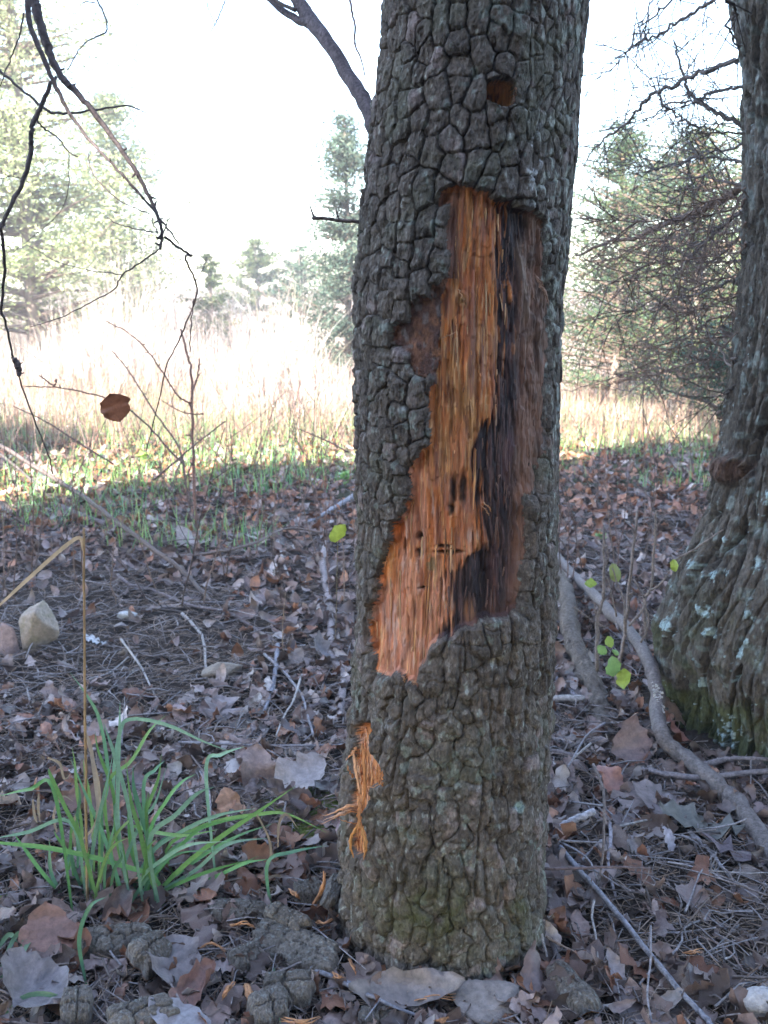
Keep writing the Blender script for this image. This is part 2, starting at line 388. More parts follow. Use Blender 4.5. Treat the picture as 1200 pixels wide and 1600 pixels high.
    mo = np.exp(-(((px-665)/75)**2+((py-1425)/50)**2))+0.7*np.exp(-(((px-810)/18)**2+((py-1425)/30)**2))
    c = mix(c, np.array([0.085, 0.09, 0.03]), np.clip(mo*1.3*(0.6+0.8*fb(u*60, v*60, 116, 3)), 0, 1)*0.85)
    # wood
    org = np.array([0.60, 0.19, 0.052]); org2 = np.array([0.66, 0.265, 0.08]); red = np.array([0.42, 0.12, 0.05]); pink = np.array([0.62, 0.27, 0.165])
    f1 = fb(gu/3.2, py/60., 120, 4); f2 = fb(gu/10., py/90., 121, 3); f3 = fb(gu/24., py/200., 122, 3)
    cw = np.ones(px.shape+(3,))*org
    cw = mix(cw, org2, sst(0.0, 0.5, f2)); cw = mix(cw, red, sst(0.05, 0.55, -f2)*0.75)
    cw = mix(cw, pink, sst(640, 800, py)*sst(0, 0.4, f3+0.25)*0.8)
    cw = mix(cw, np.array([0.42, 0.24, 0.19]), sst(0.2, 0.5, fb(gu/8., py/140., 123, 3))*sst(700, 740, px)*sst(760, 600, py)*0.8)
    cw = mix(cw, np.array([0.34, 0.17, 0.06]), np.exp(-(((px-715)/55)**2+((py-650)/110)**2))*(0.3+0.5*sst(-0.3, 0.4, f2)))
    cw = mix(cw, np.array([0.26, 0.085, 0.035]), sst(0.25, 0.6, f1)*0.6); cw = cw*(0.8+0.4*vn(gu/3.4, py/36., 141))[..., None]; cw = mix(cw, np.array([0.78, 0.46, 0.22]), sst(0.25, 0.5, fb(gu/2.4, py/45., 142, 3))*0.7)
    cw = mix(cw, np.array([0.20, 0.09, 0.05]), sst(0.1, 0.45, fb(gu/4.5, py/40., 124, 4)-0.12)*0.7)
    wh = sst(0.22, 0.55, fb(px/8., py/28., 125, 4))*sst(700, 830, py); cw = mix(cw, np.array([0.66, 0.42, 0.33]), wh*0.7)
    cw = mix(cw, np.array([0.24, 0.09, 0.045]), gou*0.55); cw = mix(cw, np.array([0.30, 0.15, 0.12]), sst(0.15, 0.5, fb(px/20., py/60., 151, 4))*0.45)
    # left margin of the upper slot: dark inner bark strip
    lm = sst(722, 708, px+6*fb(px/20., py/30., 126, 3))*(py < 436)*(py > 300); cw = mix(cw, np.array([0.13, 0.07, 0.06]), lm*0.85)
    cw = mix(cw, np.array([0.30, 0.13, 0.075]), ll)
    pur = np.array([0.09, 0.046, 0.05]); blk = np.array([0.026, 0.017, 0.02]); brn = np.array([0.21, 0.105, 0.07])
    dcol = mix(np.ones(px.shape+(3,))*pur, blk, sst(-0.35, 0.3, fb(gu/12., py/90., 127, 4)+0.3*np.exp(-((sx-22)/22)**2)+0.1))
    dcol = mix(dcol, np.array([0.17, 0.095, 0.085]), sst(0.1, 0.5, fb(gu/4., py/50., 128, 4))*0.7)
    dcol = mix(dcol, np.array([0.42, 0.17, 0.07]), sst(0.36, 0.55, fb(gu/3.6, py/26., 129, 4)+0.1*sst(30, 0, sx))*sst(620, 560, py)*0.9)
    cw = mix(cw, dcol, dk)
    og = np.exp(-(((px-739)/13)**2+((py-962)/20)**2)**2); cw = mix(cw, np.array([0.36, 0.16, 0.08]), og*0.9)
    og = np.exp(-(((px-779)/7)**2+((py-935)/30)**2)**2)*sst(-0.2, 0.3, f2); cw = mix(cw, np.array([0.30, 0.14, 0.10]), og*0.8)
    og = np.exp(-(((px-740)/22)**2+((py-985)/12)**2)**2)*0; cw = cw
    rcol = mix(np.ones(px.shape+(3,))*brn, np.array([0.10, 0.055, 0.04]), sst(-0.1, 0.5, fb(px/14., py/50., 130, 4)))
    rcol = mix(rcol, np.array([0.19, 0.12, 0.09]), sst(0.2, 0.5, fb(px/6., py/60., 131, 4))*0.7)
    cw = mix(cw, rcol, rim)
    tan = np.exp(-(((px-828-0.03*(py-400)-4*np.sin(py/23.))/5.5)**2))*sst(360, 385, py)*sst(520, 480, py); cw = mix(cw, np.array([0.24, 0.17, 0.13]), tan*0.85); 
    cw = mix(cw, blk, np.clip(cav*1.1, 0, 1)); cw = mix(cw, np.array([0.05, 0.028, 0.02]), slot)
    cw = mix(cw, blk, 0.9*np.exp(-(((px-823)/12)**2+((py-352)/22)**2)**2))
    ye = np.exp(-(((px-668)/9)**2+((py-885)/16)**2)**2)*(sst(-0.3, 0.1, fb(px/8., py/10., 133, 2))); cw = mix(cw, np.array([0.22, 0.15, 0.07]), ye*0.9)
    cw = mix(cw, np.array([0.40, 0.25, 0.09]), kn*0.7); cw = mix(cw, np.array([0.10, 0.05, 0.03]), np.exp(-kr**2*9)*0.8)
    cw = mix(cw, np.array([0.09, 0.04, 0.03]), sst(1015, 1055, py+0.5*(px-640)+10*f1)*sst(630, 665, px)*0.9)
    lc2 = mix(np.ones(px.shape+(3,))*np.array([0.20, 0.095, 0.06]), np.array([0.11, 0.06, 0.05]), sst(-0.3, 0.3, fb(px/18., py/18., 134, 4)))
    lc2 = mix(lc2, np.array([0.36, 0.16, 0.08]), sst(0.1, 0.5, fb(px/15.+4, py/25., 135, 4))*sst(480, 520, py)*0.8)
    lc2 = mix(lc2, np.array([0.20, 0.17, 0.16]), sst(0.25, 0.5, fb(px/12., py/20., 136, 3))*0.7)
    cw = np.where(lobe[..., None], lc2, cw)
    c2 = mix(np.ones(px.shape+(3,))*np.array([0.66, 0.27, 0.10]), np.array([0.70, 0.42, 0.30]), sst(0.1, 0.5, fb(px/3., py/22., 137, 3)))
    c2 = mix(c2, np.array([0.28, 0.10, 0.05]), sst(0.2, 0.5, fb(px/4., py/18., 138, 3))); 
    c2 = mix(c2, blk, np.exp(-(((px-587)/10)**2+((py-1212)/15)**2)**2)*0.7); c2 = mix(c2, blk, np.exp(-(((px-559)/4)**2+((py-1228)/7)**2)**2)*0.9); c2 = mix(c2, blk, np.exp(-(((px-557)/3)**2+((py-1328)/10)**2)**2))
    c3 = mix(np.ones(px.shape+(3,))*np.array([0.52, 0.22, 0.09]), np.array([0.16, 0.07, 0.05]), sst(-0.1, 0.5, fb(px/4., py/12., 139, 3)))
    c3 = mix(c3, np.array([0.62, 0.30, 0.12]), sst(792, 798, px)*0.9)
    c = np.where(wd[..., None], cw, c); c = np.where(wd2[..., None], c2, c); c = np.where(ho[..., None], c3, c)
    rr = r + H - 0.013
    V = np.stack([xc+rr*np.sin(th), TY-rr*np.cos(th), z], -1)
    # drop the small flutes of the root flare into the soil
    # faces and split into parts
    i = np.arange(nz-1)[:, None]*nt + np.arange(nt)[None]; i2 = np.arange(nz-1)[:, None]*nt + (np.arange(nt)[None]+1) % nt
    Fq = np.stack([i, i2, i2+nt, i+nt], -1)
    woodall = (wd | wd2 | ho)
    fw = woodall & np.roll(woodall, -1, 1); fw = fw[:-1] & fw[1:]
    Vf = V.reshape(-1, 3); Cf = c.reshape(-1, 3)
    # vertex normals of the whole surface, so that the parts meet without a seam
    fq = Fq.reshape(-1, 4); a = Vf[fq[:, 2]]-Vf[fq[:, 0]]; b = Vf[fq[:, 3]]-Vf[fq[:, 1]]; fn = np.cross(a, b)
    Nv = np.zeros_like(Vf)
    for k_ in range(4):
        for ax in range(3): Nv[:, ax] += np.bincount(fq[:, k_], weights=fn[:, ax], minlength=len(Vf))
    Nv /= np.linalg.norm(Nv, axis=1)[:, None]+1e-12
    root = empty('damaged_tree', (float(axis_at(np.array([0.0]))[0][0]), TY, 0), 'large tree with blocky grey bark and a long strip of bare orange wood', 'tree')
    def cut(name, sel, mat, kind=None, smooth=True):
        fs = fq[sel.reshape(-1)]
        if len(fs) < 3: return None
        idx, inv = np.unique(fs, return_inverse=True)
        me = rawmesh(name, Vf[idx], inv.reshape(-1, 4), np.zeros((0, 3), np.int64), Cf[idx], True, Nv[idx])
        o = link(name, me, mat, root)
        if kind: o['kind'] = kind
        return o
    wm = fw
    lobf = lobe[:-1] & wm
    fz = np.zeros_like(fw)
    pyf = py[:-1]; pxf = px[:-1]
    cut('bare_wood', wm & (pyf > 250) & (pyf < 1100) & ~lobf, M_wood)
    o = cut('inner_bark', lobf, M_bark); o and tag(o, 'brown inner bark left of the orange wood')
    o = cut('bare_wood', wm & (pyf >= 1100), M_wood); tag(o, 'small splintered wound low on the trunk')
    o = cut('bare_wood', wm & (pyf <= 250), M_wood); tag(o, 'small square peck hole above the wound')
    pid = (im1*4096 + (J1+500))[:-1]
    vis = ~wm & (np.abs(th[:-1]) < 1.45) & (pyf > -5) & (pyf < 1560) & (rightz[:-1] < 0.5)
    ids, inv, cnt = np.unique(pid[vis], return_inverse=True, return_counts=True)
    wgt = np.bincount(inv, weights=np.cos(th[:-1][vis]))
    # prefer the clear upper plates, which can be picked apart
    mz = np.bincount(inv, weights=z[:-1][vis])/cnt
    score = wgt*(0.55+0.45*(mz > 0.5))
    best = ids[np.argsort(-score)[:300]]
    taken = np.zeros_like(wm)
    order = np.argsort(pid.reshape(-1), kind='stable'); sp_ = pid.reshape(-1)[order]; wmf = wm.reshape(-1); fzr = (rightz[:-1].reshape(-1) >= 0.5)
    tk = taken.reshape(-1)
    for b_ in best:
        l = np.searchsorted(sp_, b_, 'left'); r_ = np.searchsorted(sp_, b_, 'right')
        ii = order[l:r_]; ii = ii[(~wmf[ii]) & (~fzr[ii])]
        if len(ii) < 30: continue
        sel = np.zeros(len(wmf), bool); 
        fs = fq[ii]; idx, inv2 = np.unique(fs, return_inverse=True)
        me = rawmesh('bark_plate', Vf[idx], inv2.reshape(-1, 4), np.zeros((0, 3), np.int64), Cf[idx], True, Nv[idx])
        link('bark_plate', me, M_bark, root); tk[ii] = True
    rest = (~wmf) & (~tk)
    cut('bark', rest, M_bark, 'stuff')
    return root
T1 = trunk()
def on_tube(pts):  # (px, py, Y) list to points
    return [at(*p) for p in pts]
GREYB = (0.15, 0.125, 0.12); DARKB = (0.085, 0.068, 0.06)
def bare_limbs(root):
    mb = MB()
    z0 = 3.7; top = np.array([float(axis_at(np.array([z0]))[0][0]), TY, z0])
    for k in range(7):
        a = k*0.9; p = top+np.array([0, 0, -0.3+0.25*k]); d = np.array([math.cos(a)*0.8, math.sin(a)*0.8, 0.9])
        tube(mb, [p, p+d*0.7, p+d*1.5+np.array([0, 0, .3]), p+d*2.6+np.array([0.2, 0, 1.0])], [0.07, 0.05, 0.03, 0.008], GREYB, 14, 6, 0.02)
    o = mb.build('crown', M_bark, root)
    mb = MB()
    tube(mb, on_tube([(588,205,1.66),(570,160,1.72),(545,120,1.78),(515,70,1.84),(490,38,1.9),(470,10,1.95),(440,-40,2.0)]), [0.0135, 0.0125, 0.0125, 0.012, 0.014, 0.013, 0.012], (0.15, 0.12, 0.125), 26, 8, 0.0009)
    limb = mb.build('limb', M_bark, root); tag(limb, 'smooth grey limb rising left from the trunk'); mb = MB()
    mb2 = mb; tube(mb2, on_tube([(486,36,1.9),(468,32,1.93),(440,15,1.97),(405,-15,2.0)]), [0.009, 0.007, 0.006, 0.005], (0.15, 0.12, 0.125), 14, 7, 0.0006)
    tube(mb2, on_tube([(462,16,1.93),(440,6,1.95),(420,-5,1.97)]), [0.004, 0.003, 0.003], (0.16, 0.13, 0.12), 8, 5, 0.0003)
    o = mb.build('side_shoot', M_bark); o.parent = limb
    mb = MB()
    tube(mb, on_tube([(575,350,1.60),(558,346,1.60),(530,344,1.6),(505,341,1.6),(488,342,1.6)]), [0.0035, 0.003, 0.0028, 0.0028, 0.003], (0.17, 0.13, 0.12), 14, 6, 0.0006)
    stub = mb.build('twig_stub', M_twig, root); mb = MB()
    tube(mb, on_tube([(494,342,1.6),(489,335,1.6),(483,317,1.6)]), [0.0024, 0.002, 0.0008], (0.17, 0.13, 0.12), 7, 5)
    o = mb.build('spur', M_twig); o.parent = stub; mb = MB()
    tube(mb, on_tube([(530,343,1.6),(527,335,1.6),(525,324,1.6)]), [0.0018, 0.0016, 0.0008], (0.17, 0.13, 0.12), 7, 5)
    o = mb.build('spur', M_twig); o.parent = stub
bare_limbs(T1)
def splinters(root):
    def strip(pts, w, col, name='wood_splinter'):
        mb = MB(); tube(mb, on_tube(pts), w, col, 14, 5, 0.0008, flat=0.35, lump=0.22); mb.build(name, M_wood, root)
    A = (0.66, 0.30, 0.13); B = (0.58, 0.24, 0.09); Cc = (0.70, 0.38, 0.22)
    Yw = 1.505
    strip([(562,1262,Yw),(545,1258,1.49),(525,1268,1.48),(503,1274,1.47)], [0.005, 0.0055, 0.003, 0.0006], A)
    strip([(560,1266,Yw),(545,1264,1.49),(528,1272,1.475),(505,1282,1.465)], [0.004, 0.005, 0.003, 0.0006], Cc)
    strip([(560,1270,Yw),(545,1268,1.49),(530,1275,1.48),(502,1288,1.46)], [0.003, 0.004, 0.002, 0.0005], A)
    strip([(562,1287,Yw),(548,1286,1.495),(535,1281,1.49),(522,1278,1.48)], [0.002, 0.0022, 0.0018, 0.0006], B)
    strip([(562,1285,1.49),(553,1300,1.485),(547,1318,1.485),(552,1340,1.49)], [0.002, 0.0032, 0.003, 0.0008], (0.66, 0.30, 0.09))
    strip([(562,1285,1.485),(568,1305,1.48),(571,1322,1.48),(568,1343,1.49)], [0.002, 0.0032, 0.003, 0.0008], (0.60, 0.28, 0.10))
    strip([(560,1245,1.49),(561,1265,1.487),(560,1290,1.487),(558,1308,1.49)], [0.002, 0.003, 0.0025, 0.001], A)
    strip([(557,1168,1.5),(549,1178,1.49),(540,1188,1.485)], [0.003, 0.003, 0.0006], B)
    strip([(551,1175,1.5),(556,1200,1.492),(562,1240,1.49)], [0.002, 0.003, 0.002], Cc)
    strip([(566,1165,1.492),(569,1195,1.486),(570,1235,1.486),(566,1262,1.49)], [0.002, 0.003, 0.0025, 0.001], B)
    strip([(552,1215,1.5),(546,1205,1.488),(543,1196,1.484)], [0.002, 0.0015, 0.0005], B)
    strip([(574,1230,1.475),(586,1229,1.47),(596,1222,1.468)], [0.002, 0.0018, 0.0006], A)
    for a, b in ((592, 1212), (597, 1216), (588, 1204)): strip([(a, b+14, 1.478), (a+1, b, 1.474), (a+1, b-12, 1.478)], [0.0018, 0.0016, 0.0004], B)
    for a, b, c, d in ((835,428,852,455),(838,432,858,478),(716,452,728,482),(755,785,768,800),(752,790,764,806),(628,1056,632,1066),(640,1062,652,1070),(690,528,712,518),(804,150,806,132),(800,165,803,150)):
        y_ = 1.455 if b > 1000 else 1.462
        if b < 200: y_ = 1.467
        strip([(a, b, y_), ((a+c)/2+2, (b+d)/2, y_-0.004), (c, d, y_+0.002)], [0.0016, 0.0024, 0.0005], (0.5, 0.27, 0.14) if b > 440 else (0.34, 0.2, 0.14))
splinters(T1)
def surf(px, py, off):
    d = TY-0.13
    for _ in range(4):
        p = at(px, py, d); xc, r = axis_at(np.array([p[2]])); xc = float(xc[0]); r = float(r[0])+off-0.013
        d = TY-math.sqrt(max(r*r-(p[0]-xc)**2, 1e-4))
    return at(px, py, d)
def fibres(root):
    rs = np.random.default_rng(19)
    XB = ([280,330,400,450,500,560,610,650,680,720,760,800,850,866,880,900,960,1000,1060], [768,782,786,790,791,787,778,768,748,742,748,756,764,740,696,690,690,684,655])
    mb = MB(); k = 0
    while k < 200:
        a = rs.uniform(575, 850); b = rs.uniform(300, 1050)
        if not bool(inpoly(np.array([a]), np.array([b]), OUT)[0]): continue
        l = rs.uniform(10, 75)*(0.5+rs.uniform(0, 1)**2)
        if not bool(inpoly(np.array([a]), np.array([b+l]), OUT)[0]): continue
        k += 1
        dark = a > np.interp(b, *XB)
        c = np.array([(0.68, 0.33, 0.13), (0.55, 0.22, 0.08), (0.34, 0.14, 0.06), (0.74, 0.45, 0.24)][rs.integers(0, 4)])*rs.uniform(.7, 1.1)
        if dark: c = np.array([(0.14, 0.075, 0.06), (0.09, 0.05, 0.045), (0.2, 0.11, 0.08)][rs.integers(0, 3)])
        w = rs.uniform(0.0006, 0.0019); lift = rs.uniform(0.0, 0.004)*(rs.uniform() < .5); dx = rs.normal(0, 1.6)-0.03*l*(b > 650)
        o = -0.0035+rs.uniform(0, .0015)
        P = [surf(a, b, o-0.001), surf(a+dx*.5, b+l*.5, o+0.001), surf(a+dx, b+l, o+lift)]
        tube(mb, P, [w*.7, w, w*.3], c, 7, 4, 0.0002, cap=False, flat=.5, seed=k, lump=.15)
    tag(mb.build('wood_fibres', M_wood, root), kind='stuff')
    mb = MB(); k = 0
    while k < 150:
        a = rs.uniform(543, 598); b = rs.uniform(1135, 1320)
        if not bool(inpoly(np.array([a]), np.array([b]), WOUND2)[0]): continue
        k += 1; l = rs.uniform(12, 45); c = np.array([(0.70, 0.33, 0.13), (0.58, 0.24, 0.09), (0.40, 0.16, 0.07), (0.76, 0.46, 0.28)][rs.integers(0, 4)])
        w = rs.uniform(0.0006, 0.0018); dx = rs.normal(0, 3)
        P = [surf(a, b, -0.008), surf(a+dx*.5, b+l*.5, -0.004), surf(a+dx, b+l, -0.005+rs.uniform(0, .006)*(rs.uniform() < .4))]
        tube(mb, P, [w*.7, w, w*.3], c, 7, 4, 0.0003, cap=False, flat=.5, seed=k+900, lump=.15)
    tag(mb.build('wood_fibres', M_wood, root), kind='stuff')
fibres(T1)

# ------------------------------------------------------------------ the furrowed tree on the right
def right_tree():
    Y2 = 2.5
    rows = [-60, 0, 100, 200, 300, 400, 500, 600, 680, 740, 800, 850, 900, 950, 1000]
    xl = [1138, 1146, 1160, 1166, 1164, 1160, 1152, 1140, 1130, 1120, 1108, 1088, 1062, 1050, 1032]
    zz = np.array([at(x, y, Y2)[2] for x, y in zip(xl, rows)])[::-1]; xx = np.array([at(x, y, Y2)[0] for x, y in zip(xl, rows)])[::-1]
    XC = 1.13
    zz = np.concatenate([[-0.1, 0.0, 0.06], zz[zz > 0.12]]); xx = xx[-(len(zz)-3):]; xx = np.concatenate([[0.745, 0.75, 0.755], xx])
    Z = np.concatenate([np.arange(-0.08, 1.95, 0.0030), 1.95+np.cumsum(np.linspace(0.01, 0.12, 45))])
    tf = np.linspace(-2.2, 0.75, 340); tb = np.linspace(0.75, 2*math.pi-2.2, 50)[1:-1]; T = np.concatenate([tf, tb]); nt = len(T); nz = len(Z)
    th, z = np.meshgrid(T, Z)
    r = XC-np.interp(z, zz, xx); r = r*(1-0.05*(z-1.9).clip(0))
    root_ = sst(0.5, 0.0, z)
    r = r*(1+root_*0.08*np.cos(th*4.0+1.3)+0.03*fb(np.cos(th)*2+3, z*2+np.sin(th), 201, 2))
    u = th*0.27; v = z
    uu = u + 0.022*fb(u*5, v*3, 202, 3)+0.010*fb(u*20, v*7, 203, 3) - 0.10*v*(1-root_) ; vv = v+0.05*fb(u*6+5, v*5, 204, 3)+0.012*fb(u*40, v*30, 205, 3)
    # interlacing ridges
    w = 0.030; h = 0.26
    ci = np.floor(uu/w).astype(np.int64); F1 = np.full(uu.shape, 9.); F2 = F1.copy(); I1 = np.zeros(uu.shape, np.int64); J1 = I1.copy()
    for di in (-1, 0, 1):
        i = ci+di; off = _h(i, i*0, 210)*3; jb = np.floor(vv/h-off).astype(np.int64)
        for dj in (-1, 0, 1):
            j = jb+dj; su = (i+.5+(_h(i, j, 211)-.5)*.8)*w; sv = (j+.5+off+(_h(i, j, 212)-.5)*.8)*h
            d = ((np.abs(uu-su)/w)**2.2+(np.abs(vv-sv)/h)**2.2)**(1/2.2); m = d < F1; m2 = ~m & (d < F2)
            F2 = np.where(m, F1, np.where(m2, d, F2)); I1 = np.where(m, i, I1); J1 = np.where(m, j, J1); F1 = np.where(m, d, F1)
    e = np.clip((F2-F1-0.03)/0.26, 0, 1); prof = 1-(1-e)**2.4
    fu = np.abs(fb((u-0.10*v*(1-root_))*17+0.16*fb(u*30, v*9, 226, 3), v*2.8, 225, 3)); fur = sst(0.01, 0.13, fu)
    prof = np.minimum(prof*0.3+0.7, 1)*fur
    H = 0.044*prof + 0.006*fb(u*75, v*14, 213, 4) + 0.0025*fb(u*220, v*90, 227, 3) + 0.003*_h(I1, J1, 214) + 0.006*np.abs(fb(u*95, v*18, 215, 3)) - 0.0035*np.floor(vn(u*75, v*13, 224)*3)
    H = H*(1-0.25*root_)
    P0 = np.stack([XC+r*np.sin(th), Y2-r*np.cos(th), z], -1); px, py = project(P0)
    kn = np.exp(-(((px-1135)/24)**2+((py-733)/22)**2)**2); H = H + kn*(0.035-0.03*prof*0)
    rr = r+H-0.056; V = np.stack([XC+rr*np.sin(th), Y2-rr*np.cos(th), z], -1)
    c = np.ones(px.shape+(3,))*np.array([0.125, 0.107, 0.09]); c = c*(0.8+0.4*_h(I1, J1, 216))[..., None]
    c = mix(c, np.array([0.095, 0.078, 0.066]), (1-prof)*0.7)
    c = mix(c, np.array([0.33, 0.34, 0.33]), sst(0.05, 0.5, fb(u*40, v*18, 217, 4))*sst(560, 100, py)*0.8)
    c = mix(c, np.array([0.30, 0.36, 0.34]), sst(0.2, 0.5, fb(u*50, v*40, 218, 4))*0.5)
    mo = root_*sst(-0.1, 0.45, fb(u*14, v*14, 219, 4)+sst(0.25, 0.05, z)*0.45); c = mix(c, np.array([0.07, 0.085, 0.028]), mo*0.85)
    lp = [(1076,884,15,12),(1105,897,22,10),(1030,975,16,14),(1090,955,16,18),(1100,990,12,12),(1168,960,9,16),(1085,1068,11,8),(1140,1068,8,9),(1130,1150,22,26),(1150,1020,8,10),(1180,1040,8,8),(1180,880,10,16),(1195,780,8,12),(1120,845,9,9),(1025,1000,9,6),(1160,1005,8,6),(1010,960,7,6)]
    L = np.zeros_like(px)
    for cx, cy, rx, ry in lp: L = np.maximum(L, np.exp(-(((px-cx)/(rx*.85))**2+((py-cy)/(ry*.85))**2)))
    L = sst(0.45, 0.58, L*0.75 + 0.8*fb(u*140, v*90, 220, 5)); c = mix(c, np.array([0.40, 0.51, 0.52]), L*0.95)
    V = V + (np.stack([np.sin(th), -np.cos(th), th*0], -1))*(L*(0.003+0.003*fb(u*180, v*180, 221, 2)))[..., None]
    c = mix(c, np.array([0.15, 0.09, 0.07]), kn*0.9)
    i = np.arange(nz-1)[:, None]*nt + np.arange(nt)[None]; i2 = np.arange(nz-1)[:, None]*nt + (np.arange(nt)[None]+1) % nt
    fq = np.stack([i, i2, i2+nt, i+nt], -1).reshape(-1, 4)
    root = empty('furrowed_tree', (XC, Y2, 0), 'thick tree with deeply furrowed bark and blue grey lichen at right edge', 'tree')
    mb = MB(); mb.add(V.reshape(-1, 3), fq, c.reshape(-1, 3)); mb.build('trunk', M_bark2, root)
    return root
T2 = right_tree()
def twigs_on(mb, C, r, rs, n, L, col, wob=0.12, sub=True, down=0.0, fine=0.0012):
    for _ in range(n):
        k = rs.integers(2, len(C)-1); p = C[k]; t = C[min(k+1, len(C)-1)]-C[k-1]; t = t/(np.linalg.norm(t)+1e-9)
        d = t*0.7+rs.normal(0, 0.6, 3)+np.array([0, 0, -down]); d /= np.linalg.norm(d); l = L*rs.uniform(0.4, 1.2)
        P = [p, p+d*l*0.4+rs.normal(0, wob*l*0.3, 3), p+d*l+rs.normal(0, wob*l, 3)+np.array([0, 0, -down*l*0.3])]
        c2, _r2 = tube(mb, P, [fine*1.3, fine, fine*0.5], col, 6, 4, cap=False, seed=int(rs.integers(1 << 30)))
        if sub:
            for _k in range(2):
                q = c2[rs.integers(2, 6)]; dd = d+rs.normal(0, 0.6, 3); dd /= np.linalg.norm(dd)
                tube(mb, [q, q+dd*l*0.2, q+dd*l*0.45+rs.normal(0, 0.02, 3)], [fine, fine*0.7, fine*0.4], col, 4, 3, cap=False, seed=int(rs.integers(1 << 30)))
def right_branches():
    rs = np.random.default_rng(31)
    def z8(*p): return [(850+a/3.2, b/3.2) for a, b in p]
    Ls = [
     (z8((1040,270),(1000,280),(850,340),(700,400),(560,465),(480,540),(380,640),(290,700),(200,830)), 6.5, 2.55, 3.1, GREYB, 26),
     (z8((1060,430),(1030,430),(900,450),(820,470),(740,510),(610,520),(540,590),(380,650)), 4.5, 2.6, 3.2, GREYB, 20),
     (z8((1060,655),(1010,635),(900,580),(790,520),(740,480),(700,400),(670,280),(650,200)), 6.5, 2.6, 3.0, DARKB, 22),
     (z8((940,-60),(820,20),(700,90),(560,180),(460,220),(380,300),(250,400)), 4.5, 2.7, 3.1, GREYB, 20),
     (z8((700,-60),(640,0),(520,110),(460,220),(360,320)), 3, 2.8, 3.0, GREYB, 12),
     (z8((560,-60),(540,0),(500,90),(470,180)), 2.5, 2.8, 3.0, GREYB, 6),
     (z8((900,-30),(960,60),(920,120),(960,220),(1010,290)), 4, 2.4, 2.6, DARKB, 10),
     (z8((780,640),(680,590),(600,520),(560,450),(500,370),(470,340)), 3, 2.8, 3.0, GREYB, 10),
     (z8((1060,660),(1010,660),(870,660),(780,640),(700,690)), 3, 2.7, 2.9, DARKB, 10),
     (z8((1030,920),(980,940),(850,1020),(700,1080),(560,1140),(460,1190),(330,1210),(160,1280)), 11, 2.9, 3.8, (0.17, 0.115, 0.09), 34),
     (z8((1030,1030),(990,1060),(860,1160),(780,1240),(700,1330)), 6, 2.7, 3.0, GREYB, 22),
     (z8((1030,940),(980,930),(860,900),(780,880),(700,950),(620,1010)), 4, 2.7, 3.0, GREYB, 16),
     (z8((1040,1370),(1000,1380),(880,1430),(740,1480),(640,1490),(520,1550)), 4.5, 2.7, 3.1, GREYB, 20),
     (z8((1020,1150),(960,1200),(860,1290),(760,1350),(600,1380),(420,1390)), 4, 2.8, 3.4, (0.2, 0.14, 0.11), 26),
     (z8((1010,820),(940,800),(820,790),(700,800),(560,840),(420,800)), 3.5, 2.8, 3.5, DARKB, 26),
     (z8((1020,720),(900,750),(780,770),(640,850),(560,900)), 3, 2.8, 3.4, GREYB, 22),
     (z8((1010,1300),(900,1310),(760,1300),(620,1240),(480,1230),(350,1300)), 4, 2.9, 3.5, (0.2, 0.13, 0.1), 26),
     ([(1150,560),(1142,575),(1128,545),(1110,528),(1090,490),(1080,450)], 3.5, 2.5, 2.7, (0.2, 0.16, 0.14), 6),
     ([(1150,600),(1135,612),(1120,622),(1100,628)], 2.5, 2.5, 2.55, DARKB, 5)]
    for k in range(9):
        y0 = 300+k*32+rs.uniform(-10, 10); L_ = rs.uniform(120, 260); dr = rs.uniform(-20, 110)
        Ls.append(([(1165, y0-15), (1150, y0), (1150-L_*.35, y0+dr*.2+rs.normal(0, 8)), (1150-L_*.7, y0+dr*.55+rs.normal(0, 8)), (1150-L_, y0+dr)], rs.uniform(2, 3.2), 2.5, rs.uniform(2.6, 3.4), (0.19, 0.13, 0.105), 24))
    for pts, w, Ya, Yb, col, nt in Ls:
        mb = MB(); n = len(pts); P = [at(x, y, Ya+(Yb-Ya)*k/(n-1)) for k, (x, y) in enumerate(pts)]
        r0 = w/2/F*Ya*1.1
        C, r = tube(mb, P, [r0*1.2, r0, r0*0.75, r0*0.35], col, n*5, 6, 0.003, seed=int(rs.integers(1 << 30)))
        twigs_on(mb, C, r, rs, nt, 0.22, col, fine=0.0014)
        mb.build('dead_branch', M_twig, T2)
    # small green cedar sprig low by the trunk
right_branches()

